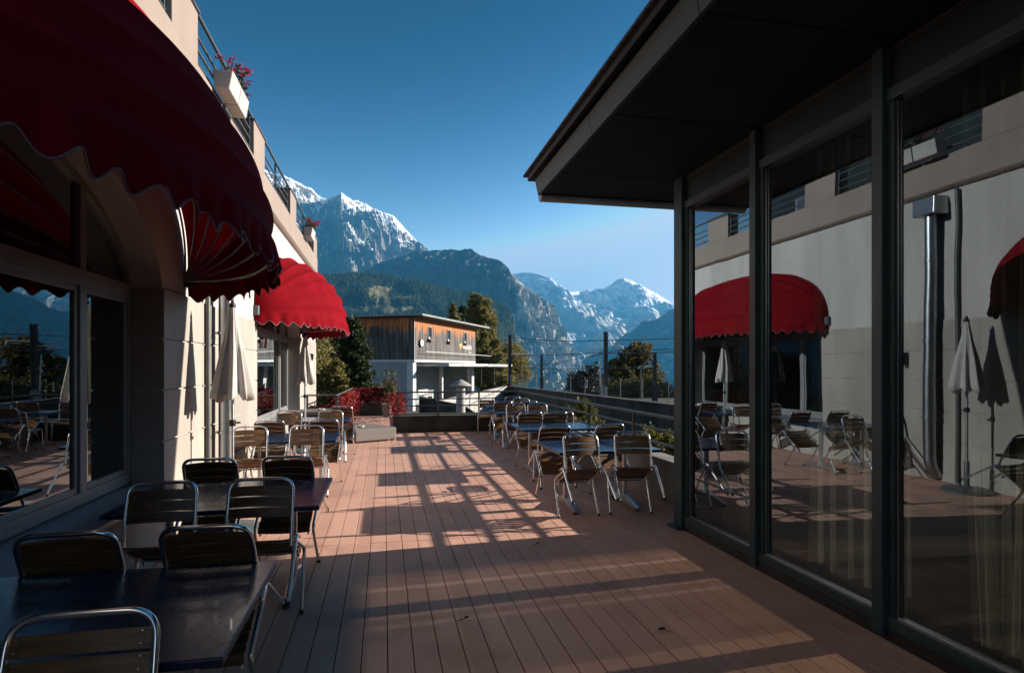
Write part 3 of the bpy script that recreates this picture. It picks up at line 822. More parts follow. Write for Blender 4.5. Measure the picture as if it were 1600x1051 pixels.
# ------------------------------------------------------------------ wicker pieces, ashtrays
t = thing('wicker_ottoman', 'low grey wicker ottoman table on the sunny deck beside the red creeper', 'ottoman', (-.42, 14.55, 0), radians(28))
m = MB(); m.box(-.52,.52,-.52,.52,.03,.31); m.build('body', M['wicker'], t, bevel=.03)
for sx in (-1,1):
    for sy in (-1,1): MB().box(sx*.45-.03,sx*.45+.03,sy*.45-.03,sy*.45+.03,0,.03).build('foot', M['rubber'], t)
def ashtray(x, y, z, label):
    m = MB(); m.lathe([(.05,0),(.065,.005),(.07,.045),(.06,.048),(.052,.015),(.0,.012)], 24, (0,0,0))
    return tag(m.build('ashtray', M['glass_ash'], None, smooth=40, loc=(x,y,z)), label, 'ashtray', 'glass ashtrays')
g, nt, n, l, b = new_mat('ashtray_glass'); b.inputs['Base Color'].default_value = (.8,.85,.85,1); b.inputs['Roughness'].default_value = .06; b.inputs['Metallic'].default_value = .5; M['glass_ash'] = g
ashtray(-.52, 14.45, .311, 'round glass ashtray glinting on the wicker ottoman')
t = thing('wicker_table', 'tall grey wicker side table behind the farthest left blue table', 'side table', (-1.35, 13.6, 0))
m = MB(); m.box(-.48,.38,-.4,.4,.70,.78); m.build('tabletop', M['wicker'], t, bevel=.02)
m = MB(); m.box(-.42,.33,-.35,.35,.03,.698); m.build('body', M['black'], t, bevel=.02)
ashtray(-1.3, 13.4, .781, 'round glass ashtray on the tall wicker side table')

# little dead leaves on the boards
for x, y, lab in ((-.32, 3.16, 'dry curled leaf on the boards beside the nearest left table'), (1.45, 5.62, 'small dark leaf near the shadow edge on the right'), (.55, 4.05, 'tiny dark leaf on the shaded boards in the middle of the walkway'), (1.75, 3.6, 'dry brown leaf on the boards near the glass')):
    rng = random.Random(int(x*100)); m = MB()
    for q in range(3): m.add([(-.022,0,.003),(0,-.012,.012),(.024,.002,.006+.006*q),(0,.014,.014)], [(0,1,2,3)])
    m.tube([(.02,0,.006),(.05,-.015,.003)], .0016, 5)
    o = m.build('fallen_leaf', M['dryleaf'], None, loc=(x,y,.002)); o.rotation_euler[2] = x*7; o.scale = (1.3,1.3,1.3)
    tag(o, lab, 'leaf', 'dead leaves on the deck')

# ------------------------------------------------------------------ side railing, creepers, pots at the far left of the deck
t = thing('side_railing', 'grey railing by the hotel corner with red creeper climbing through it', 'railing', (-1.0, 17, 0))
def so(mb, name, mt, **k):
    o = mb.build(name, mt, None, **k); o.parent = t; o.matrix_parent_inverse = Matrix.Translation(-Vector((-1, 17, 0))); return o
for z in (1.0, .66, .34):
    m = MB(); m.tube(fillet([(-1.93,15.9,z),(-1.17,15.9,z),(-1.02,20.2,z+.02)], .04), .022 if z == 1.0 else .016, 8); so(m, 'rail', M['rail'], smooth=50)
for x, y in ((-1.9,15.9),(-1.17,15.9),(-1.1,18),(-1.02,20.2)):
    m = MB(); m.box(x-.03,x+.03,y-.03,y+.03,0,1.0); so(m, 'post', M['rail'])
def creeper(path, n, spread, zlo, zhi, label, seed, size=.085):
    rng = random.Random(seed); st, lf = MB(), MB()
    t = thing('red_creeper', label, 'creeper', (*path[0], 0), group='red autumn creepers at the terrace end')
    o0 = Vector((*path[0], 0)); P = [Vector((*p, 0)) for p in path]
    for i in range(n):
        k = rng.randrange(len(P)-1); p = P[k].lerp(P[k+1], rng.random())
        zz = zlo + (zhi-zlo)*rng.random()**.7; bulge = .55 + .45*sin(zz*5+p.x*3+p.y*2)
        q = p + Vector((rng.gauss(0,spread*bulge), rng.gauss(0,spread*.8*bulge), zz + .05*sin(p.y*6))) - o0
        lf.leaf(q, size, rng, up=.1)
    for i in range(12):
        k = rng.randrange(len(P)-1); p = P[k].lerp(P[k+1], rng.random()) - o0
        st.tube([p, p+Vector((rng.gauss(0,.08),rng.gauss(0,.08),zhi*.5)), p+Vector((rng.gauss(0,.1),rng.gauss(0,.1),zhi*.9))], .009, 5)
    st.build('stem', M['bark'], t); lf.build('foliage', M['vine'], t, fix=False)
creeper([(-1.12,16.1),(-1.02,18),(-.95,20.2)], 2600, .13, .05, .95, 'dense red creeper over the side railing by the hotel corner', 1)
creeper([(-1.9,16.6),(-1.25,16.7)], 700, .12, .25, .72, 'dark red creeper behind the side railing against the hotel corner', 5)
creeper([(-.95,21.9),(-.3,22.0),(.1,21.8)], 1500, .16, .35, 1.0, 'red creeper hedge across the end of the shaded walkway', 2)
creeper([(.32,16.4),(.4,18.5),(.42,21)], 1900, .14, .05, .85, 'orange-red creeper bank spilling over the planter wall end', 3)
m = MB(); m.box(-1.2,.45,21.75,22.1,-1.5,.45)
wall('end_wall', m, M['mossy'], 'dark low wall under the red creeper at the end of the walkway')
def pot(x, y, label):
    t = thing('plant_pot', label, 'plant pot', (x, y, 0))
    m = MB(); m.lathe([(.15,0),(.17,.02),(.21,.40),(.235,.41),(.235,.46),(.20,.46),(.19,.40)], 24); m.build('pot', M['concrete'], t, smooth=40)
    rng = random.Random(3); s, lf = MB(), MB()
    for i in range(14):
        a = rng.uniform(0,6.28); q = Vector((cos(a)*.35*rng.random(), sin(a)*.35*rng.random(), rng.uniform(.9,1.7)))
        s.tube([(0,0,.42), q*.5+Vector((0,0,.3)), q], .008, 5)
        for _ in range(34): lf.leaf(q*rng.uniform(.5,1) + Vector((rng.gauss(0,.1),rng.gauss(0,.1),rng.gauss(0,.12)+.15)), .10, rng)
    s.build('stem', M['bark'], t); lf.build('foliage', M['autumn'], t, fix=False)
pot(.12, 21.2, 'grey pot of straggly brown-green shrub between the red creepers')
# ------------------------------------------------------------------ station building beyond the terrace
st = thing('station_building', 'two-storey station house of weathered boards over a white open ground floor', 'station', (2.2, 45.5, 0), radians(61.9))
def sb(mb, name, mt, parent=None, loc=None, **k):
    o = mb.build(name, mt, parent or st, **k)
    if loc: o.location = loc
    return o
LX, LY, ZB, ZT2 = 13.5, 9.0, 2.3, 5.48
m = MB(); m.box(0, LX, 0, .12, 0, ZT2-ZB)
for x in (0,): pass
sb(m, 'board_wall', M['chalet'], loc=(0,0,ZB))
m = MB(); m.box(0, LY-.122, 0, .12, 0, ZT2-ZB)
o = sb(m, 'board_wall', M['chalet'], loc=(0,.122,ZB)); o.rotation_euler[2] = pi/2; o.location = (.12,.122,ZB)
m = MB(); m.box(0, LX, LY, LY+.12, ZB, ZT2); m.box(LX-.12, LX, .122, LY-.002, ZB, ZT2); sb(m, 'rear_wall', M['bark'])
m = MB(); m.box(-.02,.06,-.02,-.002,ZB,ZT2); m.box(LX-.07,LX+.01,-.02,-.002,ZB,ZT2); sb(m, 'corner_board', M['offwall'])
m = MB(); m.box(-.6, LX+1.7, -.95, LY+.6, 5.54, 5.66); m.box(-.5, LX+1.6, -.85, LY+.5, 5.485, 5.538, 1)
sb(m, 'roof', [M['offwall'], M['bark']])
m = MB(); m.box(-.05, LX, -.05, LY, 2.12, 2.295); sb(m, 'floor_slab', M['paint'])
m = MB(); m.box(1.4, LX+5.2, -2.2, .5, 1.80, 1.99); m.box(1.4, LX+5.2, -2.23, -2.2, 1.86, 2.02)
sb(m, 'canopy', M['paint'])
m = MB(); m.box(0,.55,.1,.6,-1.6,2.118); sb(m, 'column', M['paint'])
m = MB(); m.box(5.6,5.85,.1,.35,-1.6,1.798); sb(m, 'column', M['paint'])
m = MB(); m.box(LX-.6,LX,.1,.6,-1.6,1.798); sb(m, 'column', M['paint'])
m = MB(); m.box(.05,LX,3.2,3.4,-1.6,2.118); m.box(.02,.3,.602,LY,-1.6,2.118); m.box(LX-.3,LX-.02,.602,LY,-1.6,2.118); sb(m, 'ground_floor_wall', M['offwall'])
m = MB(); m.box(7.35,7.41,-1.6,-1.54,-1.6,1.798); sb(m, 'canopy_post', M['iron'])
for i, s in enumerate((2.8, 6.8, 10.75)):
    m = MB(); z0, z1, w = 3.92, 4.92, .36
    m.box(s-w,s-w+.05,-.06,.0-.002,z0,z1); m.box(s+w-.05,s+w,-.06,-.002,z0,z1); m.box(s-w+.05,s+w-.05,-.06,-.002,z1-.05,z1); m.box(s-w+.05,s+w-.05,-.06,-.002,z0,z0+.05)
    wn = sb(m, 'window', M['offwall'])
    m = MB(); m.box(s-w+.05,s+w-.05,-.022,-.004,z0+.05,z1-.05); sb(m, 'pane', M['glass_far'] if 'glass_far' in M else M['black'], wn)
    m = MB(); m.box(s-w-.06,s+w+.06,-.3,-.062,z0-.14,z0+.02); sb(m, 'flower_trough', M['orange_wood'] if 'orange_wood' in M else M['slat'], wn)
    m = MB(); rng = random.Random(i)
    m.prism([(s-w+.05,-.1,z0+.03),(s-.02,-.1,z0+.03),(s-w+.12,-.1,z0+.24)], (0,.03,0)); sb(m, 'folded_curtain', M['signw'], wn)
m = MB(); m.box(.118,.12,2.4,3.1,0,0)
m = MB(); m.box(-.03,-.002,3.0,3.7,4.0,4.8); wn = sb(m, 'side_window', M['black'])
ck = MB().lathe([(.30,0),(.30,.14),(.27,.15)], 28).build('clock', M['black'], st, smooth=40); ck.location = (1.06,-.16,3.57); ck.rotation_euler = (pi/2,0,0); ck.location = (1.06,-.003,3.57)
fc = MB().lathe([(.26,.151),(.26,.158)], 28).build('dial', M['signw'], ck)
hd = MB(); hd.box(-.016,.016,0,.13,.16,.166); hd.box(-.015,.015,0,.2,.167,.172); hh = hd.build('hands', M['black'], ck)
m = MB(); m.lathe([(.028,.173),(.028,.178)], 14, (0,.13,0)); m.build('second_hand', M['orange'], ck)
o = text('WENGEN', .6, 'sign_lettering', M['signw'], .02); o.parent = st; o.location = (10.05,-.03,3.36); o.rotation_euler = (pi/2,0,0); o.scale = (.9,1,1)
o = text('1274 m', .26, 'sign_lettering', M['signw'], .02); o.parent = st; o.location = (11.5,-.03,3.02); o.rotation_euler = (pi/2,0,0)
m = MB(); m.prism([(9.3,-.03,3.6),(9.95,-.03,3.77),(9.9,-.03,3.9),(9.3,-.03,3.75)], (0,.02,0)); sb(m, 'sign_emblem', M['yellow'])
m = MB(); m.prism([(9.35,-.03,3.36),(9.95,-.03,3.53),(9.9,-.03,3.68),(9.35,-.03,3.53)], (0,.02,0)); sb(m, 'sign_emblem', M['orange'])
m = MB(); m.tube([(.7,-.02,2.95),(.9,-.5,2.92),(LX+3.4,-.5,2.88)], .022, 6); sb(m, 'cable_rail', M['insul'])
# bicycles parked under the station
def bicycle(x, y, rz, label):
    t = thing('bicycle', label, 'bicycle', (x, y, -1.5), rz, 'bicycles parked under the station')
    for s in (-.52, .52):
        m = MB(); m.tube([(s+.34*cos(a), 0, .35+.34*sin(a)) for a in [2*pi*i/20 for i in range(20)]], .022, 6, closed=True); w_ = m.build('wheel', M['rubber'], t)
    m = MB(); P = {'h':(.40,0,.82),'s':(-.18,0,.82),'b':(-.05,0,.32),'r':(-.52,0,.35),'f':(.52,0,.35)}
    for a, b in ('hs','hb','sb','br','sr','hf'): m.tube([P[a],P[b]], .02, 6)
    m.build('frame', M['iron'], t); MB().box(-.32,-.08,-.06,.06,.86,.90).build('saddle', M['black'], t)
    m = MB(); m.tube([(.38,-.28,.98),(.40,0,.95),(.38,.28,.98)], .015, 6); m.tube([(.40,0,.82),(.40,0,.95)], .015, 6); m.build('handlebar', M['chrome'], t)
for i, (s, lab) in enumerate(((3.2,'dark bicycle leaning closest to the wide white column of the station'),(4.0,'dark bicycle in the middle of the station rack'),(4.8,'dark bicycle beside the slim white column of the station'))):
    bicycle(2.2+.471*s-.882*.9, 45.5+.882*s+.471*.9, radians(62+30), lab)
t = thing('white_bench', 'white slatted bench beside the wide station column', 'bench', (2.2+.471*1.6+.2, 45.5+.882*1.6-.1, -1.5), radians(62))
MB().box(-.9,.9,-.25,.25,1.0,1.06).build('seat', M['paint'], t)
for s in (-.8,.8): MB().box(s-.04,s+.04,-.2,.2,0,.998).build('leg', M['paint'], t)
MB().box(-.9,.9,.22,.27,1.15,1.5).build('backrest', M['paint'], t)

# vent, ramp and retaining walls
t = thing('vent_stack', 'white concrete vent stack with a conical cap beyond the planter', 'vent', (3.1, 24.8, -1.5))
MB().lathe([(.20,0),(.185,2.42)], 28).build('shaft', M['pale_concrete'], t, smooth=40)
MB().lathe([(.45,2.44),(.455,2.47),(.2,2.62),(.06,2.70),(.0,2.71)], 32).build('cap', M['pale_concrete'], t, smooth=30)
m = MB(); m.prism([(1.6,28.4,-1.55),(4.6,27.6,-1.55),(4.35,27.66,-.55),(3.6,27.87,-.05),(1.6,28.4,.34)], (.06,.25,0))
wall('ramp_wall', m, M['old_concrete'], 'dark streaked ramp wall with a sloping top in front of the station')
m = MB(); m.prism([(2.2,30.3,-1.55),(9.7,47.2,-1.55),(9.7,47.2,.22),(2.2,30.3,-.1)], (-.3,.14,0))
wall('sunlit_wall', m, M['pale_concrete'], 'pale sunlit concrete wall running past the station to the railway')
m = MB(); m.prism([(9.75,47.4,-1.55),(11.25,22,-1.55),(12.2,4,-1.55),(12.2,4,.16),(11.25,22,.16),(9.75,47.4,.16)], (.35,.02,0)); m.prism([(9.68,47.45,.162),(11.18,22,.162),(12.13,4,.162),(12.62,4,.162),(11.67,22,.162),(10.17,47.45,.162)], (0,0,.07))
wall('retaining_wall', m, M['old_concrete'], 'long dark streaked retaining wall along the railway behind the railing')
m = MB(); m.prism([(10.15,47.5,-1.5),(12.6,4,-1.5),(12.6,-30,-1.5),(60,-30,-1.5),(60,66,-1.5),(10.5,66,-1.5)], (0,0,.26))
tag(m.build('railway_bed', M['asphalt']), kind='structure')
m = MB()
t = thing('mesh_fence', 'thin wire mesh fence on top of the railway retaining wall', 'fence', (11, 25, .235))
P0, P1, P2 = Vector((9.95,47.3,.235)), Vector((11.42,22,.235)), Vector((12.3,5,.235))
def fo(mb, name, mt, **k):
    o = mb.build(name, mt, t, **k); o.matrix_parent_inverse = Matrix.Translation(-Vector((11,25,.235))); return o
for i in range(20):
    s = i/19*42.4; q = P0.lerp(P1, s/25.3) if s < 25.3 else P1.lerp(P2, (s-25.3)/17.1)
    m = MB(); m.tube([q, q+Vector((0,0,.95))], .02, 6); fo(m, 'post', M['rail'])
m = MB()
for z in (.03,.18,.33,.48,.63,.78,.93): m.tube([P0+Vector((0,0,z)),P1+Vector((0,0,z)),P2+Vector((0,0,z))], .004, 4)
for i in range(140):
    q = P0.lerp(P1, i/140); 
    m.tube([q, q+Vector((0,0,.95))], .0022, 3)
fo(m, 'wire_mesh', M['rail'])
t = thing('platform_fence', 'mesh fence between the station and the dark mast', 'fence', (11, 55, 0))
for i in range(6): 
    q = Vector((-2.2+i*1.0, i*-1.2, 0)); MB().tube([q, q+Vector((0,0,2.0))], .025, 6).build('post', M['rail'], t)
m = MB()
for z in (.4,.8,1.2,1.6,1.98): m.tube([(-2.2,0,z),(2.8,-6,z)], .008, 4)
m.build('wire_mesh', M['rail'], t)

# masts, lamps, signals
def mast(x, y, top, arms, label, w=.2):
    t = thing('catenary_mast', label, 'mast', (x, y, -1.14), group='dark railway masts with pale brackets')
    top += 1.2; arms = [(L_, z+1.2, k) for L_, z, k in arms]
    m = MB()
    for s in (-1, 1): m.box(s*w/2-.03, s*w/2+.03, -.06, .06, 0, top)
    z = .3
    while z < top: m.box(-w/2+.03, w/2-.03, -.04, .04, z, z+.09); z += .45
    m.box(-w/2+.031, w/2-.031, -.012, .012, .05, top-.05)
    m.build('pole', M['steelpole'], t)
    for L_, z, kind in arms:
        s = 1 if L_ > 0 else -1
        m = MB(); m.tube([(s*w/2, 0, z), (L_, 0, z+.0)], .035, 8)
        if kind: m.tube(fillet([(L_-s*.1,0,z),(L_+s*.1,0,z-.02),(L_+s*.12,0,z-.2)], .08), .03, 8); m.tube([(L_-s*.5,0,z-.13),(L_+s*.02,0,z-.13)], .03, 6)
        m.build('bracket', M['insul'], t, smooth=50)
        MB().tube([(s*w/2,0,min(top-.05,z+1.1)),(L_*.85,0,z+.03)], .012, 5).build('stay', M['insul'], t)
    MB().box(-.18,.18,-.16,.16,0,1.5).build('footing', M['old_concrete'], t)
mast(10.15, 48.6, 4.35, [(2.05, 2.75, 0)], 'thick dark mast nearest the station with one long pale bracket')
mast(19.2, 72.6, 3.3, [(-1.9, 1.75, 1)], 'farthest slim mast left of the autumn tree, bracket pointing to the station', .22)
mast(14.4, 37.8, 4.05, [(-1.1, 2.85, 1), (1.1, 3.08, 1)], 'tallest mast with curled brackets on both sides in front of the autumn tree')
mast(19.8, 41.8, 2.75, [(-1.2, 1.72, 1)], 'mast at the right with one bracket in front of the autumn foliage')
def lamp_post(x, y, h, arm, label):
    t = thing('lamp_post', label, 'lamp', (x, y, -1.14), group='platform lamp posts'); h += 1.2
    m = MB(); m.tube(fillet([(0,0,0),(0,0,h),(arm,0,h)], .2), .04, 8); m.build('pole', M['rail'], t, smooth=50)
    MB().box(arm-.1,arm+.25,-.08,.08,h-.06,h+.04).build('lamp_head', M['insul'], t, bevel=.01)
lamp_post(18.3, 68, 2.25, .3, 'slender lamp post beside the farthest mast')
lamp_post(18.1, 40.5, 1.72, .35, 'bent lamp post just left of the rightmost mast')
def signal(x, y, zs, h, label, mastless=False):
    t = thing('railway_signal', label, 'signal', (x, y, -1.14), group='railway signals'); h += 1.2; zs = [(a, b+1.2) for a, b in zs]
    MB().tube([(0,0,0),(0,0,h)], .05, 8).build('pole', M['insul'], t, smooth=50)
    for dx, z in zs:
        MB().lathe([(.0,-.06),(.17,-.06),(.17,.06),(.0,.06)], 16).build('lamp_head', M['black'], t).location = (dx,-.06,z)
        t.children[-1].rotation_euler = (pi/2,0,0)
        MB().lathe([(.05,0),(.05,.03)], 10).build('lens', M['signw'], t).location = (dx,-.13,z-.2)
        t.children[-1].rotation_euler = (pi/2,0,0)
    MB().box(-.06,.0,-.03,.03,1.6,h+.3).build('ladder', M['insul'], t)
signal(13.75, 37.0, [(-.28,1.95),(-.28,1.45)], 2.0, 'tall signal with two black discs beside the tallest mast')
signal(12.3, 35.4, [(-.25,.42),(.25,.42)], .6, 'low signal with two black discs side by side on a white post')
t = thing('relay_cabinet', 'small pale cabinet at the foot of the tallest mast', 'cabinet', (14.0, 37.2, -.3))
MB().box(-.2,.2,-.15,.15,.0,.75).build('housing', M['offwall'], t, bevel=.02); MB().box(-.22,.22,-.17,.17,.751,.79).build('lid', M['rail'], t); MB().box(-.05,.05,-.05,.05,-.85,-.001).build('stand', M['rail'], t)
for i, (a, b, sag, lab) in enumerate((((11.9,48.6,2.72),(13.2,37.8,2.66),.05,'contact wire from the station mast to the left bracket of the tallest mast'),
        ((13.2,37.8,2.66),(16,16,2.6),.15,'contact wire running from the tallest mast past the pavilion'),
        ((15.5,37.8,2.9),(18.5,14,2.7),.15,'contact wire on the right bracket of the tallest mast'),
        ((17.4,72.6,1.7),(15.5,37.8,2.9),.1,'contact wire from the farthest mast to the right bracket of the tallest mast'),
        ((11.9,48.6,2.72),(6,110,3.4),.4,'contact wire leading away behind the station'),
        ((10.15,48.6,4.2),(14.4,37.8,3.5),.15,'upper feeder wire between the station mast and the tallest mast'),
        ((14.4,37.8,3.5),(19,14,3.4),.2,'upper feeder wire running right from the tallest mast'),
        ((17.4,72.6,1.6),(18.7,41.8,1.7),.1,'lower contact wire behind the signals'))):
    a, b = Vector(a), Vector(b)
    m = MB(); m.tube([a.lerp(b, k/12) - Vector((0,0,4*sag*(k/12)*(1-k/12))) for k in range(13)], .026, 5)
    tag(m.build('contact_wire', M['wire'], None), lab, 'wire', 'railway overhead wires')

# ------------------------------------------------------------------ trees and shrubs
def broadleaf(x, y, z, h, clumps, n, size, mt, label, seed, name='broadleaf_tree', group='trees around the station', trunk=.2, el=1.2):
    """clumps: (dx, dy, z, rx, rz)"""
    rng = random.Random(seed); t = thing(name, label, 'tree', (x, y, z), group=group)
    tk = MB(); tk.tube([(0,0,0),(rng.uniform(-.1,.1),0,h*.35),(rng.uniform(-.2,.2),0,h*.7),(0,0,h*.9)], [trunk,trunk*.75,trunk*.45,trunk*.15], 9)
    lf = MB(); V = sum(c[3]**2*c[4] for c in clumps)
    for (dx, dy, cz, rx, rz) in clumps:
        p = Vector((dx,dy,cz)); tk.tube([(0,0,max(h*.2,cz-rx)), p*.6+Vector((0,0,cz*.3)), p], [trunk*.4,trunk*.25,.02], 6)
        sub = []
        for _ in range(max(13, int(26*rx*rx*rz/max(1,V)*6))):
            d = Vector((rng.gauss(0,1),rng.gauss(0,1),rng.gauss(0,1))).normalized()*rng.uniform(.55,1.02)
            sub.append((p+Vector((d.x*rx,d.y*rx,d.z*rz)), rng.uniform(.28,.55)*min(rx,rz)))
        for _ in range(int(n*rx*rx*rz/V)):
            c, r = rng.choice(sub)
            d = Vector((rng.gauss(0,1),rng.gauss(0,1),rng.gauss(0,1))).normalized()*r*(rng.random()**.4 + (rng.expovariate(3) if rng.random() < .25 else 0))
            lf.leaf(c+d, size, rng, up=.4, el=el)
    tk.build('trunk', M['bark'], t, smooth=60); lf.build('crown', mt, t, fix=False); return t
def conifer(x, y, z, h, r, n, size, mt, label, seed, group='conifers left of the station', whorl=9):
    rng = random.Random(seed); t = thing('conifer_tree', label, 'tree', (x, y, z), group=group)
    tk = MB(); tk.tube([(0,0,0),(0,0,h*.5),(0,0,h*.98)], [.14,.09,.02], 8)
    lf = MB()
    br = []
    for i in range(whorl*12):
        u = (i+rng.random())/(whorl*12); a = rng.uniform(0,6.28); L = r*(1-u)**.75*(.7+.45*rng.random()) + .1
        br.append((u, a, L))
        zz = .06*h + u*h*.92
        if rng.random() < .4: tk.tube([(0,0,zz),(cos(a)*L*.8,sin(a)*L*.8,zz-.02+L*.1)], [.03,.008], 5)
    for _ in range(n):
        u, a, L = rng.choice(br); q = rng.random()**.55; zz = .06*h + u*h*.92
        p = Vector((cos(a)*L*q + rng.gauss(0,.07*r), sin(a)*L*q + rng.gauss(0,.07*r), zz + L*(.28*q*q) - .05 + rng.gauss(0,.05*r)))
        lf.leaf(p, size, rng, up=.9, el=1.6)
    tk.build('trunk', M['bark'], t, smooth=60); lf.build('crown', mt, t, fix=False)
conifer(-1.55, 33, -1.5, 5.9, 1.5, 9000, .16, M['yew'], 'tall dark conifer right beside the station wall', 1)
conifer(-2.9, 35, -1.5, 7.0, 2.0, 9000, .18, M['yew'], 'broad dark conifer in the middle of the group by the hotel corner', 2)
conifer(-2.2, 30.5, -1.5, 3.6, 1.0, 5000, .13, M['poplar'], 'small lighter green conifer in front of the dark ones', 3)
conifer(-.9, 30, -1.5, 3.0, .95, 4500, .13, M['yew'], 'low dark conifer at the foot of the tall one', 8)
broadleaf(-3.6, 31, -1.5, 5, [(0,0,3.4,1.1,1.5),(.5,.3,2.2,.9,1)], 7000, .14, M['poplar'], 'olive green bushy tree against the hotel corner', 4, group='conifers left of the station')
_r = random.Random(77); TALL = []
for z_, xl, xr in ((11.0,-1.7,-.7),(10.2,-1.9,-.3),(9.3,-2.0,.1),(8.2,-1.9,.5),(7.0,-1.7,.9),(5.9,-1.5,1.3),(4.8,-1.4,1.7),(3.6,-1.3,2.1),(2.4,-1.1,2.4),(1.3,-1,2.5)):
    k_ = max(2, int((xr-xl)/.7))
    for q in range(k_): TALL.append((xl+(xr-xl)*(q+.5)/k_ + _r.gauss(0,.12), _r.gauss(0,.6), z_+_r.gauss(0,.22), _r.uniform(.85,1.15), _r.uniform(.95,1.4)))
broadleaf(12.6, 74, -1.5, 12, TALL, 72000, .24, M['poplar'], 'tall olive green tree with a drooping top behind the station', 5, trunk=.3)
broadleaf(16.3, 78, -1.5, 6.5, [(0,0,4.2,2.0,2.2),(.9,0,2.6,1.8,1.8)], 11000, .22, M['poplar'], 'smaller olive tree just right of the tall one and the dark mast', 6)
conifer(9.3, 82, -1.5, 12.2, 2.0, 4000, .3, M['poplar'], 'pale conifer top showing just above the station roof', 7, 'conifers behind the station')
conifer(10.8, 84, -1.5, 12.0, 2.2, 4000, .3, M['yew'], 'dark conifer top showing above the station roof beside the pale one', 9, 'conifers behind the station')
AUT = []
for z_, xl, xr in ((8.3,.4,1.5),(7.6,-.9,1.9),(6.8,-2.2,2.2),(5.9,-2.8,2.5),(5.0,-3.1,2.9),(4.1,-3.2,3.3),(3.2,-3.2,3.6),(2.2,-3,3.6)):
    k_ = max(2, int((xr-xl)/1.0))
    for q in range(k_): AUT.append((xl+(xr-xl)*(q+.5)/k_ + _r.gauss(0,.25), _r.gauss(0,.8), z_+_r.gauss(0,.3), _r.uniform(.9,1.5), _r.uniform(.8,1.25)))
broadleaf(27.6, 64, -4.5, 9, AUT, 36000, .22, M['autumn'], 'large autumn tree of brown and yellow leaves behind the tallest mast', 10, group='trees beyond the railway', trunk=.3)
broadleaf(20.6, 60, -4.5, 6, [(-.8,0,4.6,1.3,1.2),(.5,0,5.0,1.3,1.3),(.2,.2,3.4,1.8,1.2)], 9000, .2, M['darkleaf'], 'low dark green tree left of the tallest mast', 11, group='trees beyond the railway')
broadleaf(31.5, 56, -4, 8, [(0,0,5.2,1.6,1.9),(-.6,0,3.4,1.6,1.6)], 9000, .2, M['darkleaf'], 'dark tree half hidden behind the corner of the pavilion', 12, group='trees beyond the railway')
broadleaf(24.5, 57, -3.5, 5, [(-1,0,2.6,1.7,1.3),(1.2,0,2.9,1.9,1.4),(3,0,2.4,1.5,1.4)], 9000, .2, M['hedge'], 'low leafy thicket behind the railway fence', 13, group='trees beyond the railway')
def shrub(x, y, z, clumps, n, size, mt, label, seed):
    rng = random.Random(seed); t = thing('garden_shrub', label, 'shrub', (x, y, z), group='shrubs below the terrace railing')
    s, lf = MB(), MB()
    for dx, dy, cz, rx, rz in clumps:
        s.tube([(dx*.3,dy*.3,0),(dx*.7,dy*.7,cz*.6),(dx,dy,cz)], [.04,.03,.01], 6)
        spk = [(rng.uniform(0,6.28), rng.uniform(.2,1)) for _ in range(26)]
        for _ in range(n//len(clumps)):
            a, e = rng.choice(spk); q = rng.random()**.5
            lf.leaf((dx + cos(a)*rx*e*q + rng.gauss(0,.05), dy + sin(a)*rx*e*q + rng.gauss(0,.05), cz + rz*(q*1.1*(1.15-e*.75)-.35) + rng.gauss(0,.04)), size, rng, up=.6, el=1.5)
    s.build('stem', M['bark'], t); lf.build('foliage', mt, t, fix=False)
shrub(4.75, 14.1, -1.5, [(0,0,1.75,.6,.9),(.1,.9,1.6,.6,.8),(-.15,-.7,1.5,.55,.75)], 5000, .085, M['hedge'], 'yellow-green spiky conifer shrub poking up at the middle of the railing', 1)
shrub(5.0, 10.2, -1.5, [(0,-.9,1.5,.6,.7),(-.1,.2,1.55,.65,.75),(.1,1.1,1.35,.6,.7)], 6000, .075, M['hedge'], 'olive spiky shrub below the railing between the yellow shrub and the pavilion', 2)
shrub(4.6, 8.2, -1.5, [(0,-.6,1.25,.6,.6),(.1,.4,1.35,.6,.65)], 5000, .07, M['hedge'], 'olive shrub behind the parapet closest to the pavilion corner', 3)
shrub(4.5, 16.6, -1.5, [(0,0,1.3,.5,.6),(.4,.7,1.2,.5,.6)], 3000, .08, M['hedge'], 'small dark shrub beyond the corner of the railings', 4)
# ------------------------------------------------------------------ terrain
F, CY, CXP = 940.0, 574.0, 800.0
YAW = radians(12.0); CAMZ = 1.7
def bearing(u, v, D):
    cx = (u-CXP)/F
    return Vector(((cx*cos(YAW)+sin(YAW))*D, (cos(YAW)-cx*sin(YAW))*D, CAMZ + (CY-v)/F*D))

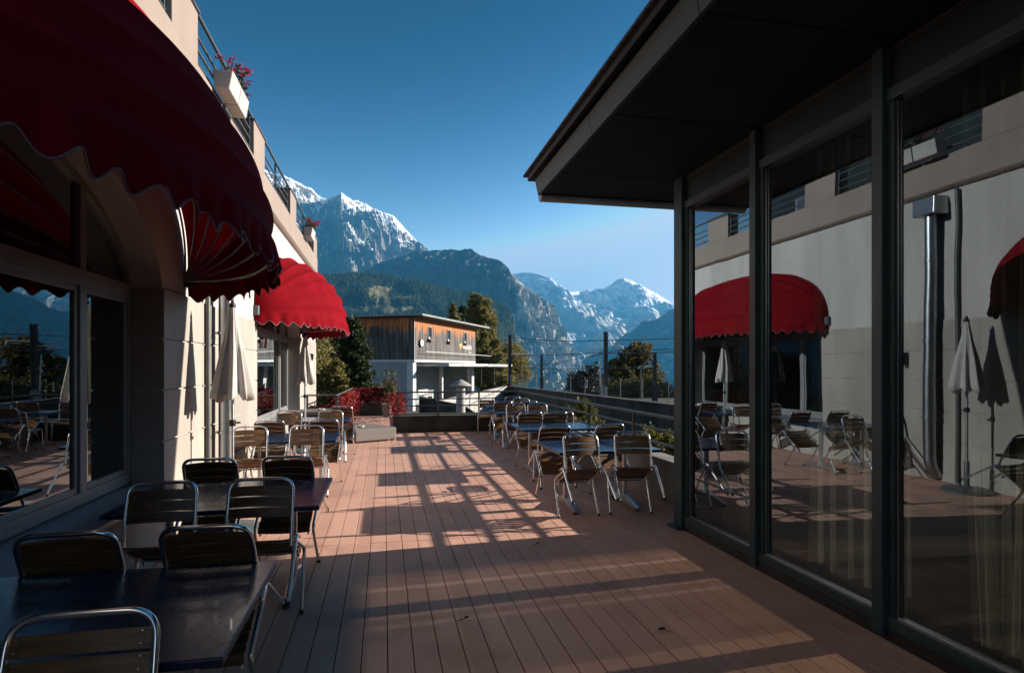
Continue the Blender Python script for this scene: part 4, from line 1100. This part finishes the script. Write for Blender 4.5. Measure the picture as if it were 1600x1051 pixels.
def terrain_mat(name, rock1, rock2, snow=None, veg=None, vegcol=(.03,.045,.018), bumpd=40, sc=.004, meadow=None):
    m, nt, n, l, b = new_mat(name); t = NT(nt)
    geo = t.node('ShaderNodeNewGeometry'); nz = t.sep(geo.outputs['Normal'])[2]
    v = t.coord('Object'); z = t.sep(v)[2]
    big = t.noise(v, sc*.35, 6, .6); med = t.noise(v, sc, 8, .65); fin = t.noise(v, sc*5, 6, .65)
    strata = t.noise(t.coord('Object', (.25,.25,2.2)), sc*1.6, 6, .6)
    c = t.mix(t.ramp(med, .35, .65), rock1, rock2)
    c = t.mix(t.math('MULTIPLY', t.ramp(strata, .45, .62), .55), c, tuple(q*.55 for q in rock1))
    c = t.mix(t.math('MULTIPLY', t.ramp(fin, .5, .7), .4), c, tuple(min(1,q*1.6) for q in rock2))
    if veg:
        zlo, zhi, smin = veg
        f = t.math('MULTIPLY', t.ramp(t.math('ADD', z, t.math('MULTIPLY', t.math('SUBTRACT', big, .5), (zhi-zlo)*2.4)), zhi, zlo),
                   t.ramp(t.math('ADD', nz, t.math('MULTIPLY', t.math('SUBTRACT', fin, .5), .4)), smin, smin+.18))
        gc = t.mix(t.ramp(fin, .35, .65), vegcol, tuple(q*.5 for q in vegcol))
        if meadow: gc = t.mix(t.ramp(big, .56, .6), gc, meadow)
        c = t.mix(f, c, gc)
    if snow:
        zlo, zhi, smin = snow
        zz = t.math('ADD', z, t.math('MULTIPLY', t.math('SUBTRACT', med, .5), (zhi-zlo)*2.2))
        hf = t.ramp(zz, zlo, zhi)
        need = t.math('ADD', smin, t.math('MULTIPLY', t.math('SUBTRACT', 1.0, hf), .5))
        sl = t.math('ADD', nz, t.math('MULTIPLY', t.math('SUBTRACT', fin, .5), .55))
        f = t.ramp(t.math('SUBTRACT', sl, need), -.05, .06)
        c = t.mix(t.math('MULTIPLY', f, t.ramp(zz, zlo-150, zlo+200)), c, (.84,.86,.90))
    t.set(b.inputs['Base Color'], c); b.inputs['Roughness'].default_value = .9; b.inputs['Specular IOR Level'].default_value = .1
    t.bump(t.math('ADD', med, t.math('MULTIPLY', fin, .45)), b, .9, bumpd)
    return m

def lerpc(ctrl, u):
    if u <= ctrl[0][0]: return ctrl[0]
    for a, b in zip(ctrl, ctrl[1:]):
        if u <= b[0]:
            f = (u-a[0])/(b[0]-a[0]); return [p + (q-p)*f for p, q in zip(a, b)]
    return ctrl[-1]

def massif(name, ctrl, cols, rows, mt, amp, sc, seed, prof, jag=.012, aniso=.42, back=6, kind='structure', warp=.35, stri=.02, push=.35, mt2=None):
    """ctrl: (u, v, distance, run, facing deg, base z) along the crest; the slope falls towards the valley, the back falls away"""
    u0, u1 = ctrl[0][0], ctrl[-1][0]; grid = []; s = 0; prev = None
    cp = []
    for i in range(cols):
        c = lerpc(ctrl, u0 + (u1-u0)*i/(cols-1)); P = bearing(*c[:3])
        if prev: s += (P.xy-prev.xy).length
        prev = P; cp.append((c, P, s))
    # smooth the facing and the run so that the ground stays continuous
    for j in range(-back, rows+1):
        row = []
        for (c, P, s) in cp:
            H = P.z - c[5]; a = radians(c[4]); d = Vector((sin(a), -cos(a), 0))
            if j < 0:
                q = -j/back; off = -d*c[3]*.6*q; z = c[5] + H*(1-q)
                t = 0.0; dn = -c[3]*.6*q
            else:
                t = j/rows; off = d*c[3]*t; z = c[5] + H*prof(t); dn = c[3]*t
            w = min(1, abs(dn)/(c[3]*.09)); p0 = P + off
            x = Vector((s/sc, dn*aniso/sc, seed))
            wv = noise.noise_vector(x*.6 + Vector((9,4,1)))*warp
            r = noise.ridged_multi_fractal(x+wv, .9, 2.1, 7, 1.0, 2.0)/2.2 - .45
            f = noise.fractal(Vector((s/sc*3.1, dn*aniso*2.6/sc, seed+5)), .8, 2.1, 5)
            q1 = noise.ridged_multi_fractal(Vector((p0.x/sc*2.3, p0.y/sc*2.3, seed+3)), .8, 2.1, 7, 1.0, 2.0)/2.2 - .45
            r = r*.72 + q1*.4
            st_ = noise.fractal(Vector((s/sc*9, dn/sc*.9, seed+7)), .6, 2.1, 4)
            edge = min(1, (1-t)/.15)
            dz = amp*H*(r*.9 + f*.16)*(w*.9)*edge
            jg = jag*H*(noise.fractal(Vector((s/sc*2.2, 0, seed+9)), .7, 2.2, 6))*(1-w*.7)
            p = P + off + d*((amp*H*push*(r+f*.3) + stri*H*st_)*w*edge); row.append(Vector((p.x, p.y, z+dz+jg)))
        grid.append(row)
    m = MB(); m.grid(grid)
    o = m.build(name, mt, None, smooth=180, fix=False)
    me = o.data
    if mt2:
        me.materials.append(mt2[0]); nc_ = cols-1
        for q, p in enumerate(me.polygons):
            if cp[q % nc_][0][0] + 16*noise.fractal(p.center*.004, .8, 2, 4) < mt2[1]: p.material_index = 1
    if sum(p.normal.z for p in me.polygons) < 0: me.flip_normals()
    tag(o, kind=kind); return grid[back:]

# near ground falling away into the valley
def smooth(a, b, x):
    x = max(0, min(1, (x-a)/(b-a))); return x*x*(3-2*x)
rings = [0, 12, 25, 40, 55, 68, 76, 90, 110, 140, 190, 260, 360, 520, 760, 1100, 1600, 2400, 3600, 5500, 8500, 13000, 20000, 34000]
rows_ = []
for r in rings:
    row = []
    for k in range(96):
        a = 2*pi*k/96
        z = -1.56 - 14*smooth(64,150,r) - 60*smooth(120,600,r) - 330*smooth(400,2400,r)
        if r > 80: z += noise.fractal(Vector((r*cos(a)*.004, r*sin(a)*.004, 3)), .8, 2, 4)*min(30, r*.02)
        row.append((r*sin(a), r*cos(a), z))
    rows_.append(row)
gm = terrain_mat('ground_cover', (.09,.09,.085), (.13,.125,.115), veg=(-500, -2, .2), vegcol=(.045,.06,.02), bumpd=.5, sc=.05)
m = MB(); m.grid(rows_, wrap=True)
g = m.build('ground', gm, None, smooth=180, fix=False)
if sum(p.normal.z for p in g.data.polygons) < 0: g.data.flip_normals()
tag(g, kind='structure')

# 1 the snowy massif on the left
m1 = terrain_mat('high_rock', (.13,.125,.118), (.23,.22,.205), snow=(800, 2300, .45), bumpd=50, sc=.0026)
massif('snowy_mountain', [(330,250,8600,3600,-6,-250),(425,268,8800,3600,-6,-250),(455,278,8800,3600,-4,-250),(475,290,8900,3600,-2,-250),(500,306,9000,3500,0,-250),(512,311,9000,3500,4,-250),
        (524,306,8700,3500,8,-250),(533,301,8500,3500,6,-250),(540,308,8500,3400,4,-250),(553,313,8600,3400,6,-250),(566,314,8700,3400,8,-250),(582,325,8700,3300,8,-250),(598,331,8700,3200,6,-250),(614,336,8700,3200,8,-250),
        (624,345,8720,3200,11,-250),(634,359,8760,3200,14,-250),(646,371,8820,3200,18,-250),(653,380,8860,3200,20,-250),(656,392,8900,3200,21,-250),(662,430,8950,3200,22,-250),(680,520,9050,3200,22,-250)],
        680, 220, m1, .30, 540, 2.0, lambda t: 1 - t**.8 if t < 1 else 0, jag=.010, aniso=.9, stri=.0, push=.14)
# 2 the dark shoulder ending in the bright cliff
def cliffprof(t):
    if t < .10: return 1 - 1.6*t
    if t < .30: return .84 - (t-.10)*1.9
    if t < .40: return .46 - (t-.30)*.5
    if t < .50: return .41 - (t-.40)*1.5
    return .26*(1-(t-.5)/.5)**1.3
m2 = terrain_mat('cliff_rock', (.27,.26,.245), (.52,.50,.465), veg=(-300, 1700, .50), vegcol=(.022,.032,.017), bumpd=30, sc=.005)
m2b = terrain_mat('shaded_alpine_slope', (.085,.083,.075), (.15,.145,.13), veg=(-300, 1900, .38), vegcol=(.016,.024,.013), bumpd=30, sc=.005)  # cliff rock darkened to put the shoulder's shade into its colour, plus alpine growth
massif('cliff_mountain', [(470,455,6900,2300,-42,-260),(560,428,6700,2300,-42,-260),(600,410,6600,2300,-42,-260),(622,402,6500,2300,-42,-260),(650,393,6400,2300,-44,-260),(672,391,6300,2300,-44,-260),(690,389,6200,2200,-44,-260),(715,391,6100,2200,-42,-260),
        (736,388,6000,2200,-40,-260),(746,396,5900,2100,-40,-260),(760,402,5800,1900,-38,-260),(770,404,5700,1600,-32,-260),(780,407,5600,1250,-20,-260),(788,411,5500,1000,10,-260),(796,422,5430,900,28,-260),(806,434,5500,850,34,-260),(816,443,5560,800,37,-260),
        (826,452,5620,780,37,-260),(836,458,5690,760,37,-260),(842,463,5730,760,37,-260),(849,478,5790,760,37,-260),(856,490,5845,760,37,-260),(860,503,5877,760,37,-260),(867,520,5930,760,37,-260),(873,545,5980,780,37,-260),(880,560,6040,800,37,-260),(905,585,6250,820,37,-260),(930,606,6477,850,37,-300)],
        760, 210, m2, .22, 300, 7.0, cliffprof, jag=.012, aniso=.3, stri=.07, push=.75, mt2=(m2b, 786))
# 3 the far snow peaks at the valley head
m4 = terrain_mat('far_rock', (.36,.36,.36), (.50,.49,.47), snow=(900, 1650, .45), bumpd=70, sc=.0016)
massif('far_snow_mountain', [(760,430,13800,5200,6,-300),(800,428,13800,5200,6,-300),(816,426,13700,5200,8,-300),(828,425,13600,5200,8,-300),(846,430,13500,5200,10,-300),(860,434,13400,5200,12,-300),(872,445,13400,5200,12,-300),(880,453,13500,5200,8,-300),(893,455,13800,5200,4,-300),(908,456,14000,5200,0,-300),(918,452,14000,5200,0,-300),
        (926,455,14000,5200,0,-300),(932,450,14000,5200,0,-300),(942,452,14000,5200,0,-300),(955,444,14000,5200,0,-300),(965,436,13900,5200,2,-300),(975,434,13900,5200,4,-300),(986,437,13900,5200,6,-300),(997,445,13900,5200,8,-300),(1012,452,13900,5200,6,-300),(1025,458,13900,5200,4,-300),(1037,466,14000,5200,0,-300),(1046,470,14000,5200,-4,-300),(1070,470,14000,5200,-6,-300),(1110,462,14000,5200,-6,-300),(1180,470,14000,5200,-6,-300)],
        520, 170, m4, .30, 1400, 12.0, lambda t: 1 - t**.75, jag=.014, aniso=.9, stri=.0, push=.1)
# 4 valley side on the right, mostly in its own shade
m5 = terrain_mat('right_slope', (.16,.155,.14), (.24,.225,.20), veg=(-300, 900, .45), vegcol=(.035,.045,.025), bumpd=40, sc=.004)
massif('valley_side', [(930,608,8200,1500,-55,-300),(960,562,8300,2000,-55,-300),(985,530,8400,2400,-52,-300),(1002,507,8500,2600,-50,-300),(1012,499,8500,2600,-50,-300),(1025,500,8500,2600,-50,-300),(1045,487,8500,2600,-50,-300),(1075,470,8400,2600,-50,-300),(1140,440,8200,2600,-50,-300),(1300,400,7800,2600,-50,-300)],
        280, 130, m5, .30, 800, 17.0, lambda t: 1 - t**.85, jag=.018, aniso=.6)
# 5 forested hill in the middle distance
m3 = terrain_mat('hill_ground', (.06,.06,.045), (.09,.085,.06), veg=(-400, 2000, -.5), vegcol=(.020,.030,.014), bumpd=6, sc=.02)
nt = m3.node_tree
hill = massif('forest_hill', [(330,455,3300,1500,-6,-190),(420,442,3400,1500,-6,-190),(480,434,3500,1500,-6,-190),(520,430,3550,1500,-4,-190),(556,428,3600,1500,-2,-190),(590,430,3600,1500,0,-190),(640,438,3600,1500,0,-190),(690,450,3600,1400,0,-190),(730,459,3550,1300,0,-190),(755,467,3500,1150,-2,-190),(772,472,3480,1000,-6,-190),(786,477,3450,850,-16,-190),(797,484,3400,700,-24,-190),(802,498,3380,600,-28,-190),(804,520,3350,520,-30,-190),(808,550,3300,420,-30,-190),(815,580,3250,320,-30,-190),(822,604,3200,250,-30,-190)],
        200, 70, m3, .10, 420, 22.0, lambda t: 1 - t**1.05, jag=.0, back=4)
mg = mat('meadow_grass', (.16,.135,.05), .9, var=.25, scale=.02)
rng = random.Random(5); fm = MB()
nr, nc = len(hill), len(hill[0])
def project(P):
    d = P.x*sin(YAW) + P.y*cos(YAW); cx = (P.x*cos(YAW) - P.y*sin(YAW))/d
    return CXP + cx*F, CY - (P.z-CAMZ)/d*F
MEAD = [(598,456,22,9),(633,462,20,6),(575,485,26,7),(618,484,28,9),(600,470,9,12),(560,500,14,5)]
faces = []
for j in range(nr-1):
    for i in range(nc-1):
        a, b, c, d = hill[j][i], hill[j][i+1], hill[j+1][i+1], hill[j+1][i]
        u, v = project((a+b+c+d)/4)
        nzv = noise.fractal(Vector((a.x*.006, a.y*.006, 4)), .8, 2, 4)
        md = any(((u-mu)/ru)**2 + ((v-mv)/rv)**2 < 1 + nzv*.9 for mu, mv, ru, rv in MEAD)
        faces.append(md)
        area = (b-a).cross(d-a).length
        k = area/ (130 if not md else 5200); k = int(k) + (rng.random() < k % 1)
        if v > 612 or u < 470: k = 0
        for _ in range(k):
            s, t_ = rng.random(), rng.random(); p = a.lerp(b, s).lerp(d.lerp(c, s), t_)
            h = rng.uniform(14, 27); r = h*rng.uniform(.16,.22); n = 6; o = len(fm.v); ro = rng.random()*6
            for zz, rr in ((-1.5, r*.75), (h*.22, r), (h*.55, r*.55)):
                fm.v += [(p.x+rr*cos(ro+2*pi*q/n)*rng.uniform(.8,1.2), p.y+rr*sin(ro+2*pi*q/n)*rng.uniform(.8,1.2), p.z+zz) for q in range(n)]
            fm.v.append((p.x, p.y, p.z+h))
            for L_ in range(2):
                for q in range(n): fm.f.append([o+L_*n+q, o+L_*n+(q+1)%n, o+(L_+1)*n+(q+1)%n, o+(L_+1)*n+q])
            for q in range(n): fm.f.append([o+2*n+q, o+2*n+(q+1)%n, o+3*n])
fm.m = [0]*len(fm.f)
fmat, nt_, n_, l_, b_ = new_mat('spruce_forest'); T = NT(nt_)
T.set(b_.inputs['Base Color'], T.mix(T.node('ShaderNodeNewGeometry').outputs['Random Per Island'], (.022,.036,.014), (.045,.055,.02))); b_.inputs['Roughness'].default_value = .9; b_.inputs['Specular IOR Level'].default_value = .1
tag(fm.build('spruce_forest', fmat, None, fix=False), kind='stuff')
ho_ = bpy.data.objects['forest_hill']; ho_.data.materials.append(mg)
off = 4*(nc-1)
for q, md in enumerate(faces):
    if md: ho_.data.polygons[off+q].material_index = 1

# ------------------------------------------------------------------ air
EL, AZ = radians(18.8), radians(4.5)        # sun height; a little forward of due right
hm = bpy.data.materials.new('air'); hm.use_nodes = True; nn = hm.node_tree.nodes; nn.remove(nn['Principled BSDF'])
pv = nn.new('ShaderNodeVolumePrincipled'); pv.inputs['Color'].default_value = (.08,.44,.86,1); pv.inputs['Density'].default_value = 5.0e-5; pv.inputs['Anisotropy'].default_value = .1
hm.node_tree.links.new(pv.outputs[0], nn['Material Output'].inputs['Volume'])
hz = MB().box(-5200, 6600, -2500, 20500, -620, 2950).build('haze', hm)
tag(hz, kind='stuff')

SKYG, SKYC, SKYM = (4.0, 3.4, 3.3), (335, 24.2, 5.75), (.167, .275, .43)
w = bpy.data.worlds.new('World'); S.world = w; w.use_nodes = True
wn = w.node_tree.nodes; sky = wn.new('ShaderNodeTexSky'); sky.sky_type = 'NISHITA'; sky.sun_disc = False
sky.sun_elevation = EL; sky.sun_rotation = radians(90) - AZ; sky.altitude = 1300; sky.air_density = 1.0; sky.dust_density = .6; sky.ozone_density = 3.0
T = NT(w.node_tree)
# clear, deep autumn sky of high altitude: the blue is stronger and falls off faster towards the zenith
sx = T.sep(T.mix(1.0, sky.outputs[0], (.1,.1,.1), 'MULTIPLY'))
c = T.comb(*[T.math('MULTIPLY', T.math('POWER', T.math('MINIMUM', sx[i], SKYM[i]), SKYG[i]), SKYC[i]*10) for i in range(3)])
# the blue deepens towards the zenith
zen = T.ramp(T.sep(T.coord('Generated'))[2], .24, .55)
c = T.mix(1.0, c, T.mix(zen, (1,1,1), (.22,.46,.56)), 'MULTIPLY')
T.link(c, wn['Background'].inputs[0]); wn['Background'].inputs[1].default_value = .10

sl = bpy.data.lights.new('sun', 'SUN'); sl.energy = 5.0; sl.angle = radians(.5); sl.color = (1, .90, .78)
so_ = bpy.data.objects.new('sun', sl); C.objects.link(so_)
sd = Vector((cos(EL)*cos(AZ), cos(EL)*sin(AZ), sin(EL)))
so_.rotation_euler = (-sd).to_track_quat('-Z', 'Y').to_euler()

cam = bpy.data.cameras.new('camera'); co = bpy.data.objects.new('camera', cam); C.objects.link(co)
co.location = (0, 0, CAMZ); co.rotation_euler = (pi/2, 0, -YAW)
cam.sensor_width = 36; cam.lens = F/1600*36; cam.shift_y = (CY-525.5)/1600; cam.clip_end = 90000; cam.clip_start = .05
S.camera = co

S.view_settings.view_transform = 'Standard'; S.view_settings.look = 'None'; S.view_settings.exposure = 1.48; S.view_settings.gamma = 1
S.cycles.use_denoising = True; S.cycles.max_bounces = 8; S.cycles.transparent_max_bounces = 12; S.cycles.glossy_bounces = 4
S.cycles.caustics_reflective = False; S.cycles.caustics_refractive = False; S.cycles.sample_clamp_indirect = 4; S.cycles.volume_bounces = 0
